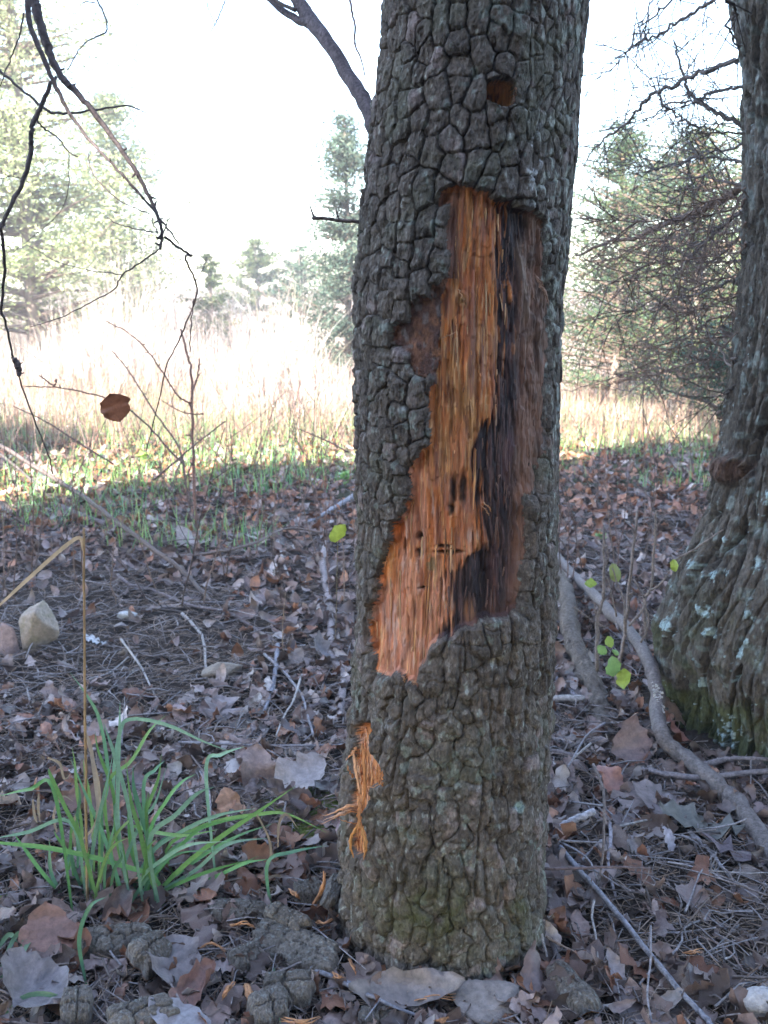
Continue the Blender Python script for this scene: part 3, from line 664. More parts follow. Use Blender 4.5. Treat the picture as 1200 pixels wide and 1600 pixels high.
# ------------------------------------------------------------------ evergreens beyond the shade
def evergreen(name, x, y, H, Rw, n, cols, label, cat='tree', group=None, card=0.05, z0=0.04, seed=1, trunkr=0.05, shape=0.8, blen=0.28):
    rs = np.random.default_rng(seed); g = float(gh(x, y))
    n = int(n*2.2); card = card*0.6
    root = empty(name, (x, y, g), label, cat, group)
    mb = MB(); tube(mb, [(x, y, g-0.05), (x+0.05, y, g+H*0.5), (x, y, g+H*0.97)], [trunkr, trunkr*0.7, 0.01], (0.22, 0.17, 0.14), 8, 6, 0.01, seed=seed)
    mb.build('trunk', M_twig, root)
    tw = MB(); K = max(20, n//160); cen = []; 
    for k in range(K):
        t = rs.uniform(0, 1)**0.9; hz = z0*H+t*(1-z0)*H; a = rs.uniform(0, 2*math.pi)
        prof = (1-t)**shape*min(1, t*6+0.7); L = Rw*prof*rs.uniform(0.55, 1.15)+0.05
        d = np.array([math.cos(a), math.sin(a), rs.uniform(-0.1, 0.45)])
        p0 = np.array([x, y, g+hz]); p1 = p0+d*L*0.5; p2 = p0+d*L+np.array([0, 0, 0.1*L])
        C, _ = tube(tw, [p0, p1, p2], [0.012*H/2+0.003, 0.006, 0.003], (0.17, 0.12, 0.095), 5, 4, 0.01, cap=False, seed=int(rs.integers(1 << 30)))
        m = max(3, int(n/K*(0.4+prof)))
        s = rs.uniform(0.15, 1.05, m)[:, None]
        q = p0+(p2-p0)*s+rs.normal(0, 1, (m, 3))*np.array([1, 1, 0.55])*blen*H/8*(0.4+0.7*s)
        cen.append(q)
    tw.build('limb', M_twig, root)
    cen = np.concatenate(cen); m = len(cen)
    # every card is a small needle spray: a bent triangle pair
    d = rs.normal(0, 1, (m, 3)); d[:, 2] = np.abs(d[:, 2])*0.6; d /= np.linalg.norm(d, axis=1)[:, None]
    e = np.cross(d, rs.normal(0, 1, (m, 3))); e /= np.linalg.norm(e, axis=1)[:, None]
    l = card*rs.uniform(0.6, 1.5, m)[:, None]
    V = np.stack([cen-e*l*0.22, cen+e*l*0.22, cen+d*l+e*l*0.05], 1).reshape(-1, 3)
    f = np.arange(m*3).reshape(-1, 3)
    cols = np.array(cols); c = cols[rs.integers(0, len(cols), m)]*rs.uniform(0.7, 1.3, (m, 1))
    cl = 0.75+0.5*vn(cen[:, 0]*4/H*3, cen[:, 2]*4/H*3, seed); c = c*cl[:, None]
    fm = MB(); fm.add(V, f, np.repeat(c, 3, 0)); o = fm.build('crown', M_needle, root, smooth=False)
    return root
GC = [(0.10, 0.13, 0.055), (0.075, 0.115, 0.05), (0.13, 0.15, 0.06)]
BL = [(0.075, 0.115, 0.085), (0.06, 0.095, 0.07), (0.10, 0.12, 0.085)]
RB = [(0.09, 0.13, 0.055), (0.07, 0.115, 0.06), (0.065, 0.10, 0.07), (0.11, 0.14, 0.055), (0.22, 0.14, 0.10)]
def gx(px, Y): return (px-600)/F*Y*1.0
evergreen('pine_tree', gx(60, 17), 17, 8.2, 2.7, 19000, [(0.34, 0.38, 0.18), (0.42, 0.43, 0.24), (0.30, 0.34, 0.17)], 'tall green pine tinted pale for glare behind the hanging branches at far left', card=0.125, seed=3, blen=0.3, trunkr=0.12, shape=0.55)  # foliage colour lightened to imitate glare over the distance
evergreen('pine_tree', gx(195, 20), 20, 4.6, 1.7, 10000, [(0.34, 0.38, 0.20), (0.40, 0.42, 0.25)], 'broad pine tinted pale for glare right of the tallest pine in the far field', card=0.12, seed=4, trunkr=0.09, shape=0.6)  # crown colours also raised, as if washed out by glare
evergreen('pine_tree', gx(-120, 15), 15, 6.0, 2.2, 7000, [(0.2, 0.24, 0.11)], 'green pine cut off by the left edge of the view', card=0.125, seed=14, trunkr=0.09, shape=0.6)
evergreen('cedar_tree', gx(542, 13), 13, 3.15, 0.85, 8000, BL, 'blue green cedar half hidden behind the left side of the damaged trunk', card=0.09, seed=5, shape=0.7)
evergreen('cedar_tree', gx(470, 22), 22, 1.95, 1.1, 3500, BL, 'low bluish cedar at the far end of the straw field', card=0.10, seed=6, shape=0.45)
evergreen('cedar_tree', gx(332, 20), 20, 1.75, 0.55, 2500, GC, 'small dark green cedar between the saplings and field edge', card=0.10, seed=7, shape=0.6)
evergreen('cedar_tree', gx(405, 26), 26, 2.3, 1.5, 3500, GC, 'faint yellowish cedar in the middle of the distant field edge', card=0.13, seed=8, shape=0.5)
evergreen('cedar_tree', gx(955, 9.6), 9.6, 2.55, 1.0, 12500, [(0.075, 0.12, 0.07), (0.06, 0.10, 0.06), (0.11, 0.14, 0.06)], 'bushy dark cedar just right of the damaged trunk', card=0.05, seed=9, shape=0.55)
evergreen('cedar_tree', gx(1070, 8.6), 8.6, 2.35, 1.15, 12500, RB, 'rusty green cedar with dry twigs beside the furrowed trunk', card=0.048, seed=10, shape=0.5)
evergreen('cedar_tree', gx(1180, 11), 11, 3.2, 1.3, 9000, GC, 'tall cedar mostly hidden behind the furrowed trunk', card=0.07, seed=11, shape=0.6)
evergreen('cedar_tree', gx(1030, 12.5), 12.5, 2.6, 1.5, 9000, BL, 'dark cedar farthest back on the right side', card=0.08, seed=12, shape=0.5)
evergreen('cedar_tree', gx(1115, 4.6)+0.02, 4.6, 0.98, 0.26, 1500, BL, 'young cedar with feathery sprays left of the furrowed trunk', card=0.03, seed=13, shape=0.3, z0=0.55, trunkr=0.008, blen=0.6)

# the wood behind the camera whose shade covers the foreground
def shade_wood():
    rs = np.random.default_rng(90); tw = MB(); cs = []
    for k in range(10):
        x = -11+k*2.3+rs.uniform(-.4, .4); y = -6.0+rs.uniform(-.8, .6); H = 10.6+rs.uniform(-0.5, .6)
        tube(tw, [(x, y, -0.1), (x+rs.normal(0, .1), y, H*0.5), (x, y, H)], [0.16, 0.12, 0.02], (0.15, 0.12, 0.1), 8, 7, seed=k)
        m = 4600; t = rs.uniform(0, 1, m); a = rs.uniform(0, 2*math.pi, m); rad = (2.0*(1-np.abs(t-0.35)**2*1.6)).clip(0.3)*np.sqrt(rs.uniform(0, 1, m))
        cs.append(np.stack([x+rad*np.cos(a), y+rad*np.sin(a)*0.8, 1.2+t*(H-1.6)], -1))
    c = np.concatenate(cs); m = len(c); d = rs.normal(0, 1, (m, 3)); d /= np.linalg.norm(d, axis=1)[:, None]; e = np.cross(d, rs.normal(0, 1, (m, 3))); e /= np.linalg.norm(e, axis=1)[:, None]
    V = np.stack([c-e*0.16, c+e*0.16, c+d*0.42], 1).reshape(-1, 3)
    tw.add(V, np.arange(m*3).reshape(-1, 3), (0.09, 0.12, 0.05))
    o = tw.build('evergreen_wood', M_needle, smooth=False); tag(o, 'edge of the evergreen wood that shades the ground', 'wood', kind='stuff')
shade_wood()

# ------------------------------------------------------------------ tall dry grass and short green grass
def blades(name, P, Hh, W, cols, mat, label, seed, lean=0.25, seg=3, kind='stuff'):
    rs = np.random.default_rng(seed); m = len(P); a = rs.uniform(0, 2*math.pi, m); l = rs.normal(0, lean, m)
    dirv = np.stack([np.cos(a), np.sin(a), a*0], -1); side = np.stack([-np.sin(a+rs.normal(0, 1, m)), np.cos(a), a*0], -1)
    side /= np.linalg.norm(side, axis=1)[:, None]
    rows = []
    for k in range(seg+1):
        t = k/seg; c = P + np.array([0, 0, 1.0])*(Hh*(t-0.12*np.abs(l)*t*t))[:, None] + dirv*(Hh*l*t*t)[:, None]
        w = (W*(1-t*0.92)*0.5)[:, None]; rows += [c-side*w, c+side*w]
    V = np.stack(rows, 1).reshape(-1, 3); k = 2*(seg+1)
    f0 = np.array([[2*i, 2*i+1, 2*i+3, 2*i+2] for i in range(seg)])
    f = (f0[None]+(np.arange(m)*k)[:, None, None]).reshape(-1, 4)
    cols = np.array(cols); c = cols[rs.integers(0, len(cols), m)]*rs.uniform(0.75, 1.25, (m, 1))
    mb = MB(); mb.add(V, f, np.repeat(c, k, 0)); o = mb.build(name, mat, smooth=True)
    return tag(o, label, 'grass', kind=kind)
def wedge(n, y0, y1, rs, pw=1.0, margin=0.1):
    y = y0+(y1-y0)*rs.uniform(0, 1, n)**pw; x = rs.uniform(-0.40-margin, 0.40+margin, n)*y
    return x, y
rs = np.random.default_rng(50)
x, y = wedge(30000, 8.6, 24, rs, 1.5)
cl = vn(x*0.9, y*0.5, 51); keep = cl+rs.uniform(-0.25, 0.25, len(x)) > 0.33; x, y, cl = x[keep], y[keep], cl[keep]
Hh = (0.2+0.95*np.clip(cl*2.2-.75, 0, 1.2)*rs.uniform(0.35, 1.2, len(x)))*sst(9.2, 13.0, y+cl*2)+0.10
Hh = Hh*(1+0.35*sst(-1, -4, x))
STR = [(0.56, 0.48, 0.42), (0.44, 0.34, 0.30), (0.64, 0.58, 0.52), (0.40, 0.28, 0.25), (0.34, 0.32, 0.22)]
blades('dry_grass', np.stack([x, y, gh(x, y)-0.02], -1), Hh, 0.010+0.006*rs.uniform(0, 1, len(x)), STR, M_straw, 'tall bleached dry grass standing in the sunlit field', 52, 0.55, seg=4)
x, y = wedge(14000, 7.0, 12, rs, 1.0)
blades('fallen_grass', np.stack([x, y, gh(x, y)-0.01], -1), 0.12+0.3*rs.uniform(0, 1, len(x))**2, 0.008+0*x, [(0.36, 0.24, 0.18), (0.30, 0.2, 0.15), (0.42, 0.33, 0.26), (0.34, 0.19, 0.14), (0.2, 0.24, 0.12)], M_straw, 'short matted straw with russet stems at the edge of the field', 53, 0.9)
x, y = wedge(16000, 4.2, 10.5, rs, 1.0)
kp = (vn(x*1.3, y*1.6, 54)*1.25-.1+rs.uniform(-.12, .12, len(x))) > np.interp(y, [4.2, 5.2, 6.2, 8, 10.5], [0.76, 0.55, 0.44, 0.47, 0.75]); x, y = x[kp], y[kp]
GR = [(0.20, 0.38, 0.10), (0.26, 0.44, 0.14), (0.34, 0.44, 0.15), (0.18, 0.36, 0.18)]
blades('green_grass', np.stack([x, y, gh(x, y)-0.01], -1), 0.05+0.13*rs.uniform(0, 1, len(x)), 0.008+0*x, GR, M_green, 'short green grass along the boundary of shade and sun', 55, 0.6)

# ------------------------------------------------------------------ leaf litter
def leaf_geo(seed, n=9, lobes=True, curl=1.0, width=0.34):
    rs = np.random.default_rng(seed); t = np.linspace(0, 1, n)
    w = np.sin(math.pi*np.clip(t*0.96+0.02, 0, 1))**0.75*width
    if lobes: w = w*(0.80+0.30*np.cos(t*math.pi*2*2.6+rs.uniform(0, 6)))
    else: w = w*(0.92+0.12*rs.uniform(-1, 1, n))
    w[0] = 0.01; w[-1] = 0.01
    wl = w*(1+0.07*rs.normal(0, 1, n)); wr = w*(1+0.07*rs.normal(0, 1, n))
    k1 = curl*rs.uniform(-0.8, 1.4); k2 = curl*rs.uniform(-1.6, 3.4); tw = rs.uniform(-0.7, 0.7)*curl
    rows = []; wv = rs.normal(0, 1, n)
    for i in range(n):
        y = t[i]-0.5; row = []
        for s, ww in ((-1, wl[i]), (-0.5, wl[i]), (0, 0), (0.5, wr[i]), (1, wr[i])):
            xx = s*ww; k = k2*(0.5+t[i]); a = xx*k*2
            X = math.sin(a)/(k*2) if abs(k) > 1e-3 else xx; Zz = (1-math.cos(a))/(k*2) if abs(k) > 1e-3 else 0
            Zz += k1*y*y + rs.normal(0, 0.022)*(abs(s)+.3) + 0.05*wv[i]*abs(s) ; ca = math.cos(tw*y); sa = math.sin(tw*y)
            row.append([X*ca-Zz*sa, y, X*sa+Zz*ca])
        rows.append(row)
    V = np.array(rows).reshape(-1, 3)
    f = np.array([[i*5+j, i*5+j+1, (i+1)*5+j+1, (i+1)*5+j] for i in range(n-1) for j in range(4)])
    return V, f
LV = [leaf_geo(100+k, 13, k % 3 == 0, 1.0, 0.25+0.13*((k*7) % 5)/5) for k in range(24)]
LVF = [leaf_geo(100+k, 6, False, 1.0, 0.25+0.13*((k*7) % 5)/5) for k in range(24)]
LCOL = [(0.25, 0.165, 0.14), (0.32, 0.23, 0.205), (0.18, 0.115, 0.09), (0.38, 0.30, 0.27), (0.10, 0.065, 0.052), (0.25, 0.11, 0.065), (0.36, 0.17, 0.095), (0.21, 0.15, 0.14), (0.50, 0.42, 0.39), (0.13, 0.09, 0.08)]
LNAME = ['grey brown', 'pale grey', 'dull brown', 'light silvery', 'dark brown', 'chestnut', 'russet', 'purplish grey', 'bleached', 'dusky brown']
def rot_many(a, b, c):                                   # Euler matrices z*x*y
    ca, sa, cb, sb, cc, sc = np.cos(a), np.sin(a), np.cos(b), np.sin(b), np.cos(c), np.sin(c); z = a*0; o = z+1
    Rz = np.stack([ca, -sa, z, sa, ca, z, z, z, o], -1).reshape(-1, 3, 3); Rx = np.stack([o, z, z, z, cb, -sb, z, sb, cb], -1).reshape(-1, 3, 3)
    Ry = np.stack([cc, z, sc, z, o, z, -sc, z, cc], -1).reshape(-1, 3, 3); return Rz@Rx@Ry
def in_trunk(x, y, m=0.0):
    return (np.hypot(x-0.10, y-TY) < 0.175+m) | (np.hypot(x-1.13, y-2.5) < 0.38+m)
def leaf_density(px, py):
    d = np.ones(px.shape)*1.0
    d = d*(1-0.9*sst(0.2, 0.9, np.exp(-(((px-170)/300)**2+((py-1000)/115)**2)**2)))
    d = d*(1-0.80*sst(0.2, 0.9, np.exp(-(((px-1080)/190)**2+((py-1410)/130)**2)**2)))
    return d
def litter():
    rs = np.random.default_rng(60)
    x, y = wedge(18000, 1.05, 8.2, rs, 0.85, 0.06); P = np.stack([x, y, gh(x, y)], -1); px, py = project(P)
    keep = (rs.uniform(0, 1, len(x)) < leaf_density(px, py)*np.interp(y, [1, 6, 8.2], [1, 0.9, 0.35])) & ~in_trunk(x, y, 0.0)
    P = P[keep]; px, py = px[keep], py[keep]; m = len(P)
    P[:, 2] += rs.uniform(0.0, 0.028, m)
    size = rs.uniform(0.038, 0.088, m)*np.where(rs.uniform(0, 1, m) < 0.10, 1.25, 1)
    a = rs.uniform(0, 6.28, m); b = rs.normal(0, 0.5, m); c = rs.normal(0, 0.5, m)
    ci = rs.choice(len(LCOL), m, p=np.array([.15, .12, .12, .08, .13, .10, .06, .10, .05, .09]))
    warm = (P[:, 1] > 4.5) & (rs.uniform(0, 1, m) < 0.35); ci = np.where(warm, rs.choice([5, 6, 6], m), ci)
    vi = rs.integers(0, len(LV), m); dist = np.linalg.norm(P-np.array([0, 0, CZ]), axis=1); vis = size/dist
    vis = np.where((px > 5) & (px < 1195) & (py > 300) & (py < 1595), vis, 0)*(P[:, 2]-gh(P[:, 0], P[:, 1]) > 0.006)
    # leaves hidden behind the trunks are not picked
    big = np.zeros(m, bool); big[np.argsort(-vis)[:270]] = True; P[big, 2] += 0.006
    R = rot_many(a, b, c)
    mb = MB()
    cols = np.array(LCOL)
    for k in range(len(LV)):
      for far, src in ((False, LV), (True, LVF)):
        s = (vi == k) & ~big & ((P[:, 1] > 2.9) == far); n = s.sum()
        if not n: continue
        V0, f0 = src[k]
        V = np.einsum('nij,kj->nki', R[s], V0)*size[s][:, None, None]+P[s][:, None]
        cc = cols[ci[s]]*rs.uniform(0.55, 1.3, (n, 1))
        lf = np.abs(V0[:, 0])*2.2+0.25*np.sin(V0[:, 1]*23+k); cf = (1.08-0.32*np.clip(lf, 0, 1))[None, :, None]*cc[:, None, :]
        mb.add(V.reshape(-1, 3), joined(n, V0, f0), cf.reshape(-1, 3))
    tag(mb.build('leaf_litter', M_leaf), 'layer of dead curled leaves covering the shaded ground', 'leaf litter', kind='stuff')
    meshes = {}
    LM = [(50, 985, 'the upright rock'), (133, 1100, 'the straw stem'), (200, 1250, 'the grass clump'), (390, 1290, 'the grass tips'), (345, 1052, 'the lumpy clod'), (515, 930, 'the knobbly pale branch'), (300, 800, 'the reddish sapling'), (180, 790, 'the slanting branch'),
          (460, 1480, 'the largest bark slab'), (190, 1475, 'the lumpy bark piece'), (640, 1545, 'the folded grey leaf'), (766, 1590, 'the flat pale stone'), (900, 1540, 'the long bark slab'), (930, 1050, 'the thick root'), (1000, 1330, 'the twig pile'), (1040, 1420, 'the needle patch'),
          (1000, 1480, 'the blue grey stick'), (1120, 1230, 'the forked branch'), (1187, 1585, 'the corner stone'), (953, 1222, 'the reddish oval leaf'), (420, 800, 'the thin brown stem'), (60, 1500, 'the red brown leaf'), (920, 790, 'the sunny grass strip'), (1050, 790, 'the furrowed tree knot'),
          (450, 1200, 'the wide curled leaf'), (360, 1256, 'the orange brown leaf'), (60, 1200, 'the left margin twigs'), (280, 1110, 'the small pink leaf'), (120, 1575, 'the round bark piece'), (440, 760, 'the far green seedlings')]
    used = set()
    def name_leaf(x_, y_, colour, lobed, size_, tilt_):
        d = sorted(((x_-a)**2+((y_-b)*1.3)**2, k) for k, (a, b, _) in enumerate(LM))
        sz = 'small' if size_ < .055 else 'large' if size_ > .078 else 'middling'
        ps = 'steeply tipped' if tilt_ > .7 else 'tilted' if tilt_ > .35 else 'flat lying'
        for extra in ('', ps):
            for _, k in d[:4]:
                a, b, nm = LM[k]; dx, dy = x_-a, y_-b
                rel = ('right of' if dx > 0 else 'left of') if abs(dx) > abs(dy)*1.2 else ('below' if dy > 0 else 'behind')
                L_ = ' '.join(f'{extra} {sz} {colour} {lobed} leaf {rel} {nm}'.split())
                if L_ not in used: used.add(L_); return L_
        return L_
    for i in np.nonzero(big)[0]:
        key = (int(vi[i]), int(ci[i]))
        if key not in meshes:
            q = MB(); q.add(LV[key[0]][0], LV[key[0]][1], np.array(LCOL[key[1]])*rs.uniform(0.9, 1.15)); me = q.mesh('fallen_leaf'); me.materials.append(M_leaf); meshes[key] = me
        o = bpy.data.objects.new('fallen_leaf', meshes[key]); COL.objects.link(o)
        o.location = P[i]; o.scale = (size[i],)*3
        from mathutils import Matrix
        o.rotation_euler = Matrix(R[i].tolist()).to_euler()
        lobed = 'oval' if key[0] % 3 else 'lobed'
        tag(o, name_leaf(px[i], py[i], LNAME[key[1]], lobed, size[i], abs(b[i])+abs(c[i])*.5), 'leaf', 'fallen leaves in the litter')
litter()
def needles():
    rs = np.random.default_rng(61)
    x, y = wedge(26000, 1.0, 5.0, rs, 1.1, 0.06); P = np.stack([x, y, gh(x, y)], -1); ok = ~in_trunk(x, y); P = P[ok]; m = len(P)
    P[:, 2] += rs.uniform(0.003, 0.022, m)
    a = rs.uniform(0, 6.28, m); l = rs.uniform(0.012, 0.05, m); el = rs.normal(0, 0.25, m)
    d = np.stack([np.cos(a)*np.cos(el), np.sin(a)*np.cos(el), np.sin(el)], -1); s = np.stack([-np.sin(a), np.cos(a), a*0], -1); w = rs.uniform(0.0006, 0.0013, m)[:, None]
    bend = np.array([0, 0, 1.0])*(l*0.12)[:, None]+s*(l*rs.normal(0, 0.15, m))[:, None]
    L = l[:, None]; up = np.array([0, 0, 1.0])*w*1.2
    V = np.stack([P-d*L-s*w, P-d*L+s*w, P+bend-s*w, P+bend+up, P+bend+s*w, P+d*L-s*w*0.5, P+d*L+s*w*0.5], 1)
    f4 = np.array([[0, 3, 2, 2]])
    t0 = np.array([[0, 3, 2], [0, 1, 3], [1, 4, 3], [2, 3, 5], [3, 6, 5], [3, 4, 6]])
    cols = np.array([(0.24, 0.16, 0.11), (0.17, 0.12, 0.09), (0.30, 0.22, 0.17), (0.12, 0.085, 0.07), (0.26, 0.22, 0.21)])
    c = cols[rs.integers(0, 5, m)]*rs.uniform(0.7, 1.2, (m, 1))
    mb = MB(); mb.add(V.reshape(-1, 3), joined(m, V[0], t0), np.repeat(c, 7, 0))
    tag(mb.build('pine_needles', M_twig), 'dead needles and bits of stem strewn over bare soil', 'needles', kind='stuff')
    # small twigs nobody could count
    mb = MB(); x, y = wedge(4600, 1.1, 5.5, rs, 0.9, 0.05)
    for k in range(len(x)):
        if in_trunk(x[k], y[k], 0.02): continue
        p = np.array([x[k], y[k], float(gh(x[k], y[k]))+rs.uniform(0.004, 0.03)]); a = rs.uniform(0, 6.28); l = rs.uniform(0.04, 0.16)*(2.2 if k % 14 == 0 else 1); d = np.array([math.cos(a), math.sin(a), rs.normal(0, 0.12)])
        g = rs.uniform(0.7, 1.3); c = np.array([(0.2, 0.165, 0.155), (0.15, 0.115, 0.1), (0.27, 0.24, 0.24)][k % 3])*g
        tube(mb, [p-d*l*0.5, p+rs.normal(0, 0.008, 3), p+d*l*0.5], [rs.uniform(0.001, 0.003), rs.uniform(0.001, 0.0026), 0.0008], c, 5, 4, 0.001, cap=False, seed=k)
    tag(mb.build('small_twigs', M_twig), 'scatter of thin broken twigs lying in the litter', 'twigs', kind='stuff')
needles()

# ------------------------------------------------------------------ sticks and branches lying on the ground
def z6(*p): return [(a/2.143, 700+b/2.143) for a, b in p]
def z7(*p): return [(a/2.143, 1100+b/2.143) for a, b in p]
def zr(*p): return [(800+a/3, 1200+b/3) for a, b in p]
def zb(*p): return [(850+a/3.43, 800+b/3.43) for a, b in p]
def z5(*p): return [(a/2.143, 350+b/2.143) for a, b in p]
GS = (0.26, 0.235, 0.245); BR = (0.17, 0.13, 0.115); PA = (0.36, 0.32, 0.30); BG = (0.245, 0.235, 0.26); DK = (0.10, 0.08, 0.075)
def stick(pts, wpx, col, label, lift=0.012, name='stick', cat='stick', taper=0.6, sides=7, lifts=None, forks=0, seed=None, mat=None, lump=0.05, group=None):
    seed = seed or int(abs(pts[0][0]*7+pts[0][1]*13)) ; rs = np.random.default_rng(seed)
    P = [gp(a, b, (lifts[k] if lifts else lift)) for k, (a, b) in enumerate(pts)]
    mb = MB(); dm = np.mean([np.linalg.norm(p-np.array([0, 0, CZ])) for p in P]); r = wpx/2/F*dm
    n = max(8, len(P)*4)
    C, R = tube(mb, P, [r, r*(1+taper)/2, r*taper], col, n, sides, r*0.10, seed=seed, lump=lump)
    for _ in range(forks):
        k = rs.integers(2, len(C)-2); d = (C[k+1]-C[k-1]); d /= np.linalg.norm(d); q = d+rs.normal(0, 0.7, 3)*np.array([1, 1, .3]); q /= np.linalg.norm(q); l = rs.uniform(0.03, 0.10)
        tube(mb, [C[k], C[k]+q*l*.5+rs.normal(0, .004, 3), C[k]+q*l], [r*.45, r*.35, r*.2], col, 6, 5, seed=int(rs.integers(1 << 30)))
    o = mb.build(name, mat or M_twig); return tag(o, label, cat, group)
stick(z6((-20,-20),(0,-10),(130,70),(290,170),(420,270),(560,370),(640,440),(705,515)), 8, (0.12, 0.09, 0.08), 'long brown branch slanting down from the left edge to bare soil', lifts=[.16,.15,.12,.09,.07,.06,.04,.012], forks=3)
stick(z6((-30,10),(0,20),(70,75),(150,150),(200,190)), 5, DK, 'thin dark branch under the long slanting branch at left edge', lifts=[.1,.1,.06,.03,.01])
stick(z6((190,195),(290,235),(350,255),(390,265)), 13, (0.14, 0.11, 0.11), 'thick dark limb lying behind the long slanting branch', lift=0.018)
stick(z6((1190,155),(1120,200),(1030,250)), 9, BG, 'short blue grey limb touching the trunk at its left side', lifts=[.03,.03,.015])
stick(z6((1092,320),(1080,370),(1082,420),(1100,500),(1108,600),(1110,700),(1150,760),(1145,830),(1142,900)), 15, (0.27, 0.22, 0.21), 'thick pale knobbly branch running along the left of the trunk', lift=0.02, forks=2, lump=0.08)
stick(z6((930,660),(925,720),(915,790),(885,880)), 9, BG, 'short grey blue stick beside a curled dark leaf', lift=0.02, lump=.04)
stick(z6((395,425),(440,460),(520,480),(650,530),(760,550),(860,610),(925,650)), 6, (0.2, 0.16, 0.16), 'crooked grey stick crossing the bare soil', lift=0.015, forks=4)
stick(z6((610,555),(645,590),(680,640),(690,740)), 6, PA, 'pale lichen spotted stick pointing at the lumpy bark piece', lift=0.015)
stick(z6((405,640),(470,730),(500,790),(530,850)), 4, PA, 'thin straight pale stick over the middle of the soil', lifts=[.04,.03,.02,.01])
stick(z6((590,365),(720,350),(850,320),(960,270),(1100,285),(1185,288)), 5, BR, 'thin brown stem lying across the leaves behind the pale branch', lifts=[.02,.05,.05,.06,.05,.04])
stick(z6((930,310),(945,370),(965,430),(985,490)), 6, PA, 'whitish stick end left of the knobbly branch', lifts=[.02,.02,.02,.01])
stick(z6((440,350),(600,340),(760,330)), 3, BR, 'fine brown twig under the slanting branch tip', lift=.02)
stick(z6((300,775),(370,750),(430,700)), 4, PA, 'short pale twig near the white leaf', lift=.015)
stick(z6((450,795),(540,775),(610,755),(680,735)), 6, DK, 'dark weathered twig in front of the bare soil', lift=.012)
stick(z6((885,690),(960,760),(1010,830),(1040,930),(1050,964)), 5, GS, 'slim grey twig angled towards the trunk', lift=.03, forks=2)
stick(z6((1010,760),(985,840),(950,900),(925,964)), 4, PA, 'pale peeled twig crossing the slim grey twig', lift=.035)
stick(z6((1130,790),(1060,830),(1000,870),(980,890)), 7, BR, 'brown twig bundle end against the left side of trunk', lift=.02)
stick(z6((1010,880),(1080,860),(1150,850)), 12, (0.16, 0.125, 0.125), 'stout brown stick tucked under the knobbly branch', lift=.015)
stick(z7((600,128),(700,132),(880,140),(1060,138),(1160,136)), 5, GS, 'straight grey stick reaching the trunk from the left', lifts=[.02,.03,.03,.03,.03])
stick(z7((470,155),(560,165),(640,170),(720,190)), 5, BR, 'brown twig behind the green grass tuft', lift=.02)
stick(z7((670,225),(700,290),(705,380),(700,440)), 3, GS, 'upright thin grey stem right of the grass tuft', lifts=[.09,.07,.04,.01])
stick(z7((1000,860),(1080,900),(1180,940),(1250,990),(1290,1040)), 8, BG, 'bluish twig in front of the trunk foot', lift=.03, name='stick')
stick([(530,1448),(555,1472),(590,1490),(640,1502)], 4, BR, 'brown twig hugging the left foot of the trunk', lift=.02)
stick([(535,1535),(570,1552),(610,1570),(660,1590)], 7, BG, 'blue grey twig lying over the big curled leaf', lifts=[.03,.045,.04,.02], forks=1)
# right side
stick(zb((60,330),(100,400),(125,500),(140,600),(165,720),(200,820),(250,910),(290,1000),(305,1080),(312,1190)), 29, (0.17, 0.138, 0.115), 'thick bark covered root curving down right of the damaged trunk', lifts=[.05,.05,.05,.045,.04,.035,.03,.02,.01,-.01], name='tree_root', cat='root', taper=.9, sides=12, mat=M_bark2, lump=.13)
stick(zb((60,220),(80,250),(140,320),(200,380),(270,440),(330,520),(460,640),(560,800),(590,900),(612,1000),(622,1180),(720,1290),(860,1390),(960,1500))+[(1150,1250),(1200,1325),(1240,1390)], 17, (0.165, 0.138, 0.13), 'long forked branch with white lichen flakes leading to the right edge', lifts=[.03,.03,.04,.06,.09,.12,.15,.14,.12,.10,.08,.05,.04,.03,.03,.02,.02], taper=1.25, sides=9, forks=3, name='lichened_branch', cat='branch')
def flakes():
    rs = np.random.default_rng(5); P = [gp(a, b, l_) for (a, b), l_ in zip(zb((460,640),(490,690),(520,735),(555,800),(580,870),(600,950),(612,1020),(620,1080)), (.15,.148,.145,.14,.125,.115,.105,.095))]
    C = catmull(P, 60); mb = MB()
    for k in range(150):
        o_ = rs.uniform(-1, 1); p = C[rs.integers(0, 60)]+np.array([o_*.010, -0.0125*math.sqrt(1-o_*o_*.6), 0.006])+rs.normal(0, .001, 3); s = rs.uniform(.002, .0055)
        a = rs.uniform(0, 6.28, 6)*0+np.linspace(0, 5.2, 6); rr = s*rs.uniform(.5, 1.3, 6)
        V = np.stack([p[0]+rr*np.cos(a), p[1]+0*a-0.001, p[2]+rr*np.sin(a)], -1); V = np.vstack([V, p+np.array([0, -.0025, .001])])
        mb.add(V, np.array([[i, (i+1) % 6, 6] for i in range(6)]), (0.58, 0.57, 0.58))
    o = mb.build('lichen', M_stone); b = bpy.data.objects['lichened_branch']; o.parent = b
flakes()
stick(zb((-10,1000),(100,1000),(215,1004)), 12, PA, 'smooth pale stick end poking from behind the damaged trunk', lifts=[.03,.03,.03], taper=.9)
stick(zb((520,1385),(640,1405),(850,1425),(1000,1410),(1210,1385)), 10, (0.24, 0.2, 0.2), 'long pale purple stick under the forked branch', lift=.03, taper=.8)
stick(zb((860,1352),(1000,1322),(1100,1322),(1210,1328)), 9, (0.24, 0.2, 0.2), 'smooth stick end at the foot of the furrowed tree', lift=.03)
stick(zb((20,1280),(120,1300),(240,1330),(340,1370)), 10, (0.19, 0.15, 0.145), 'brown stick at the right side of damaged trunk', lift=.02)
stick(zb((60,900),(120,945),(175,990)), 12, (0.24, 0.22, 0.24), 'short thick grey stick above the smooth pale one', lift=.02)
stick(zb((120,390),(220,380),(320,385),(400,390)), 5, GS, 'thin grey stick behind the root', lift=.03)
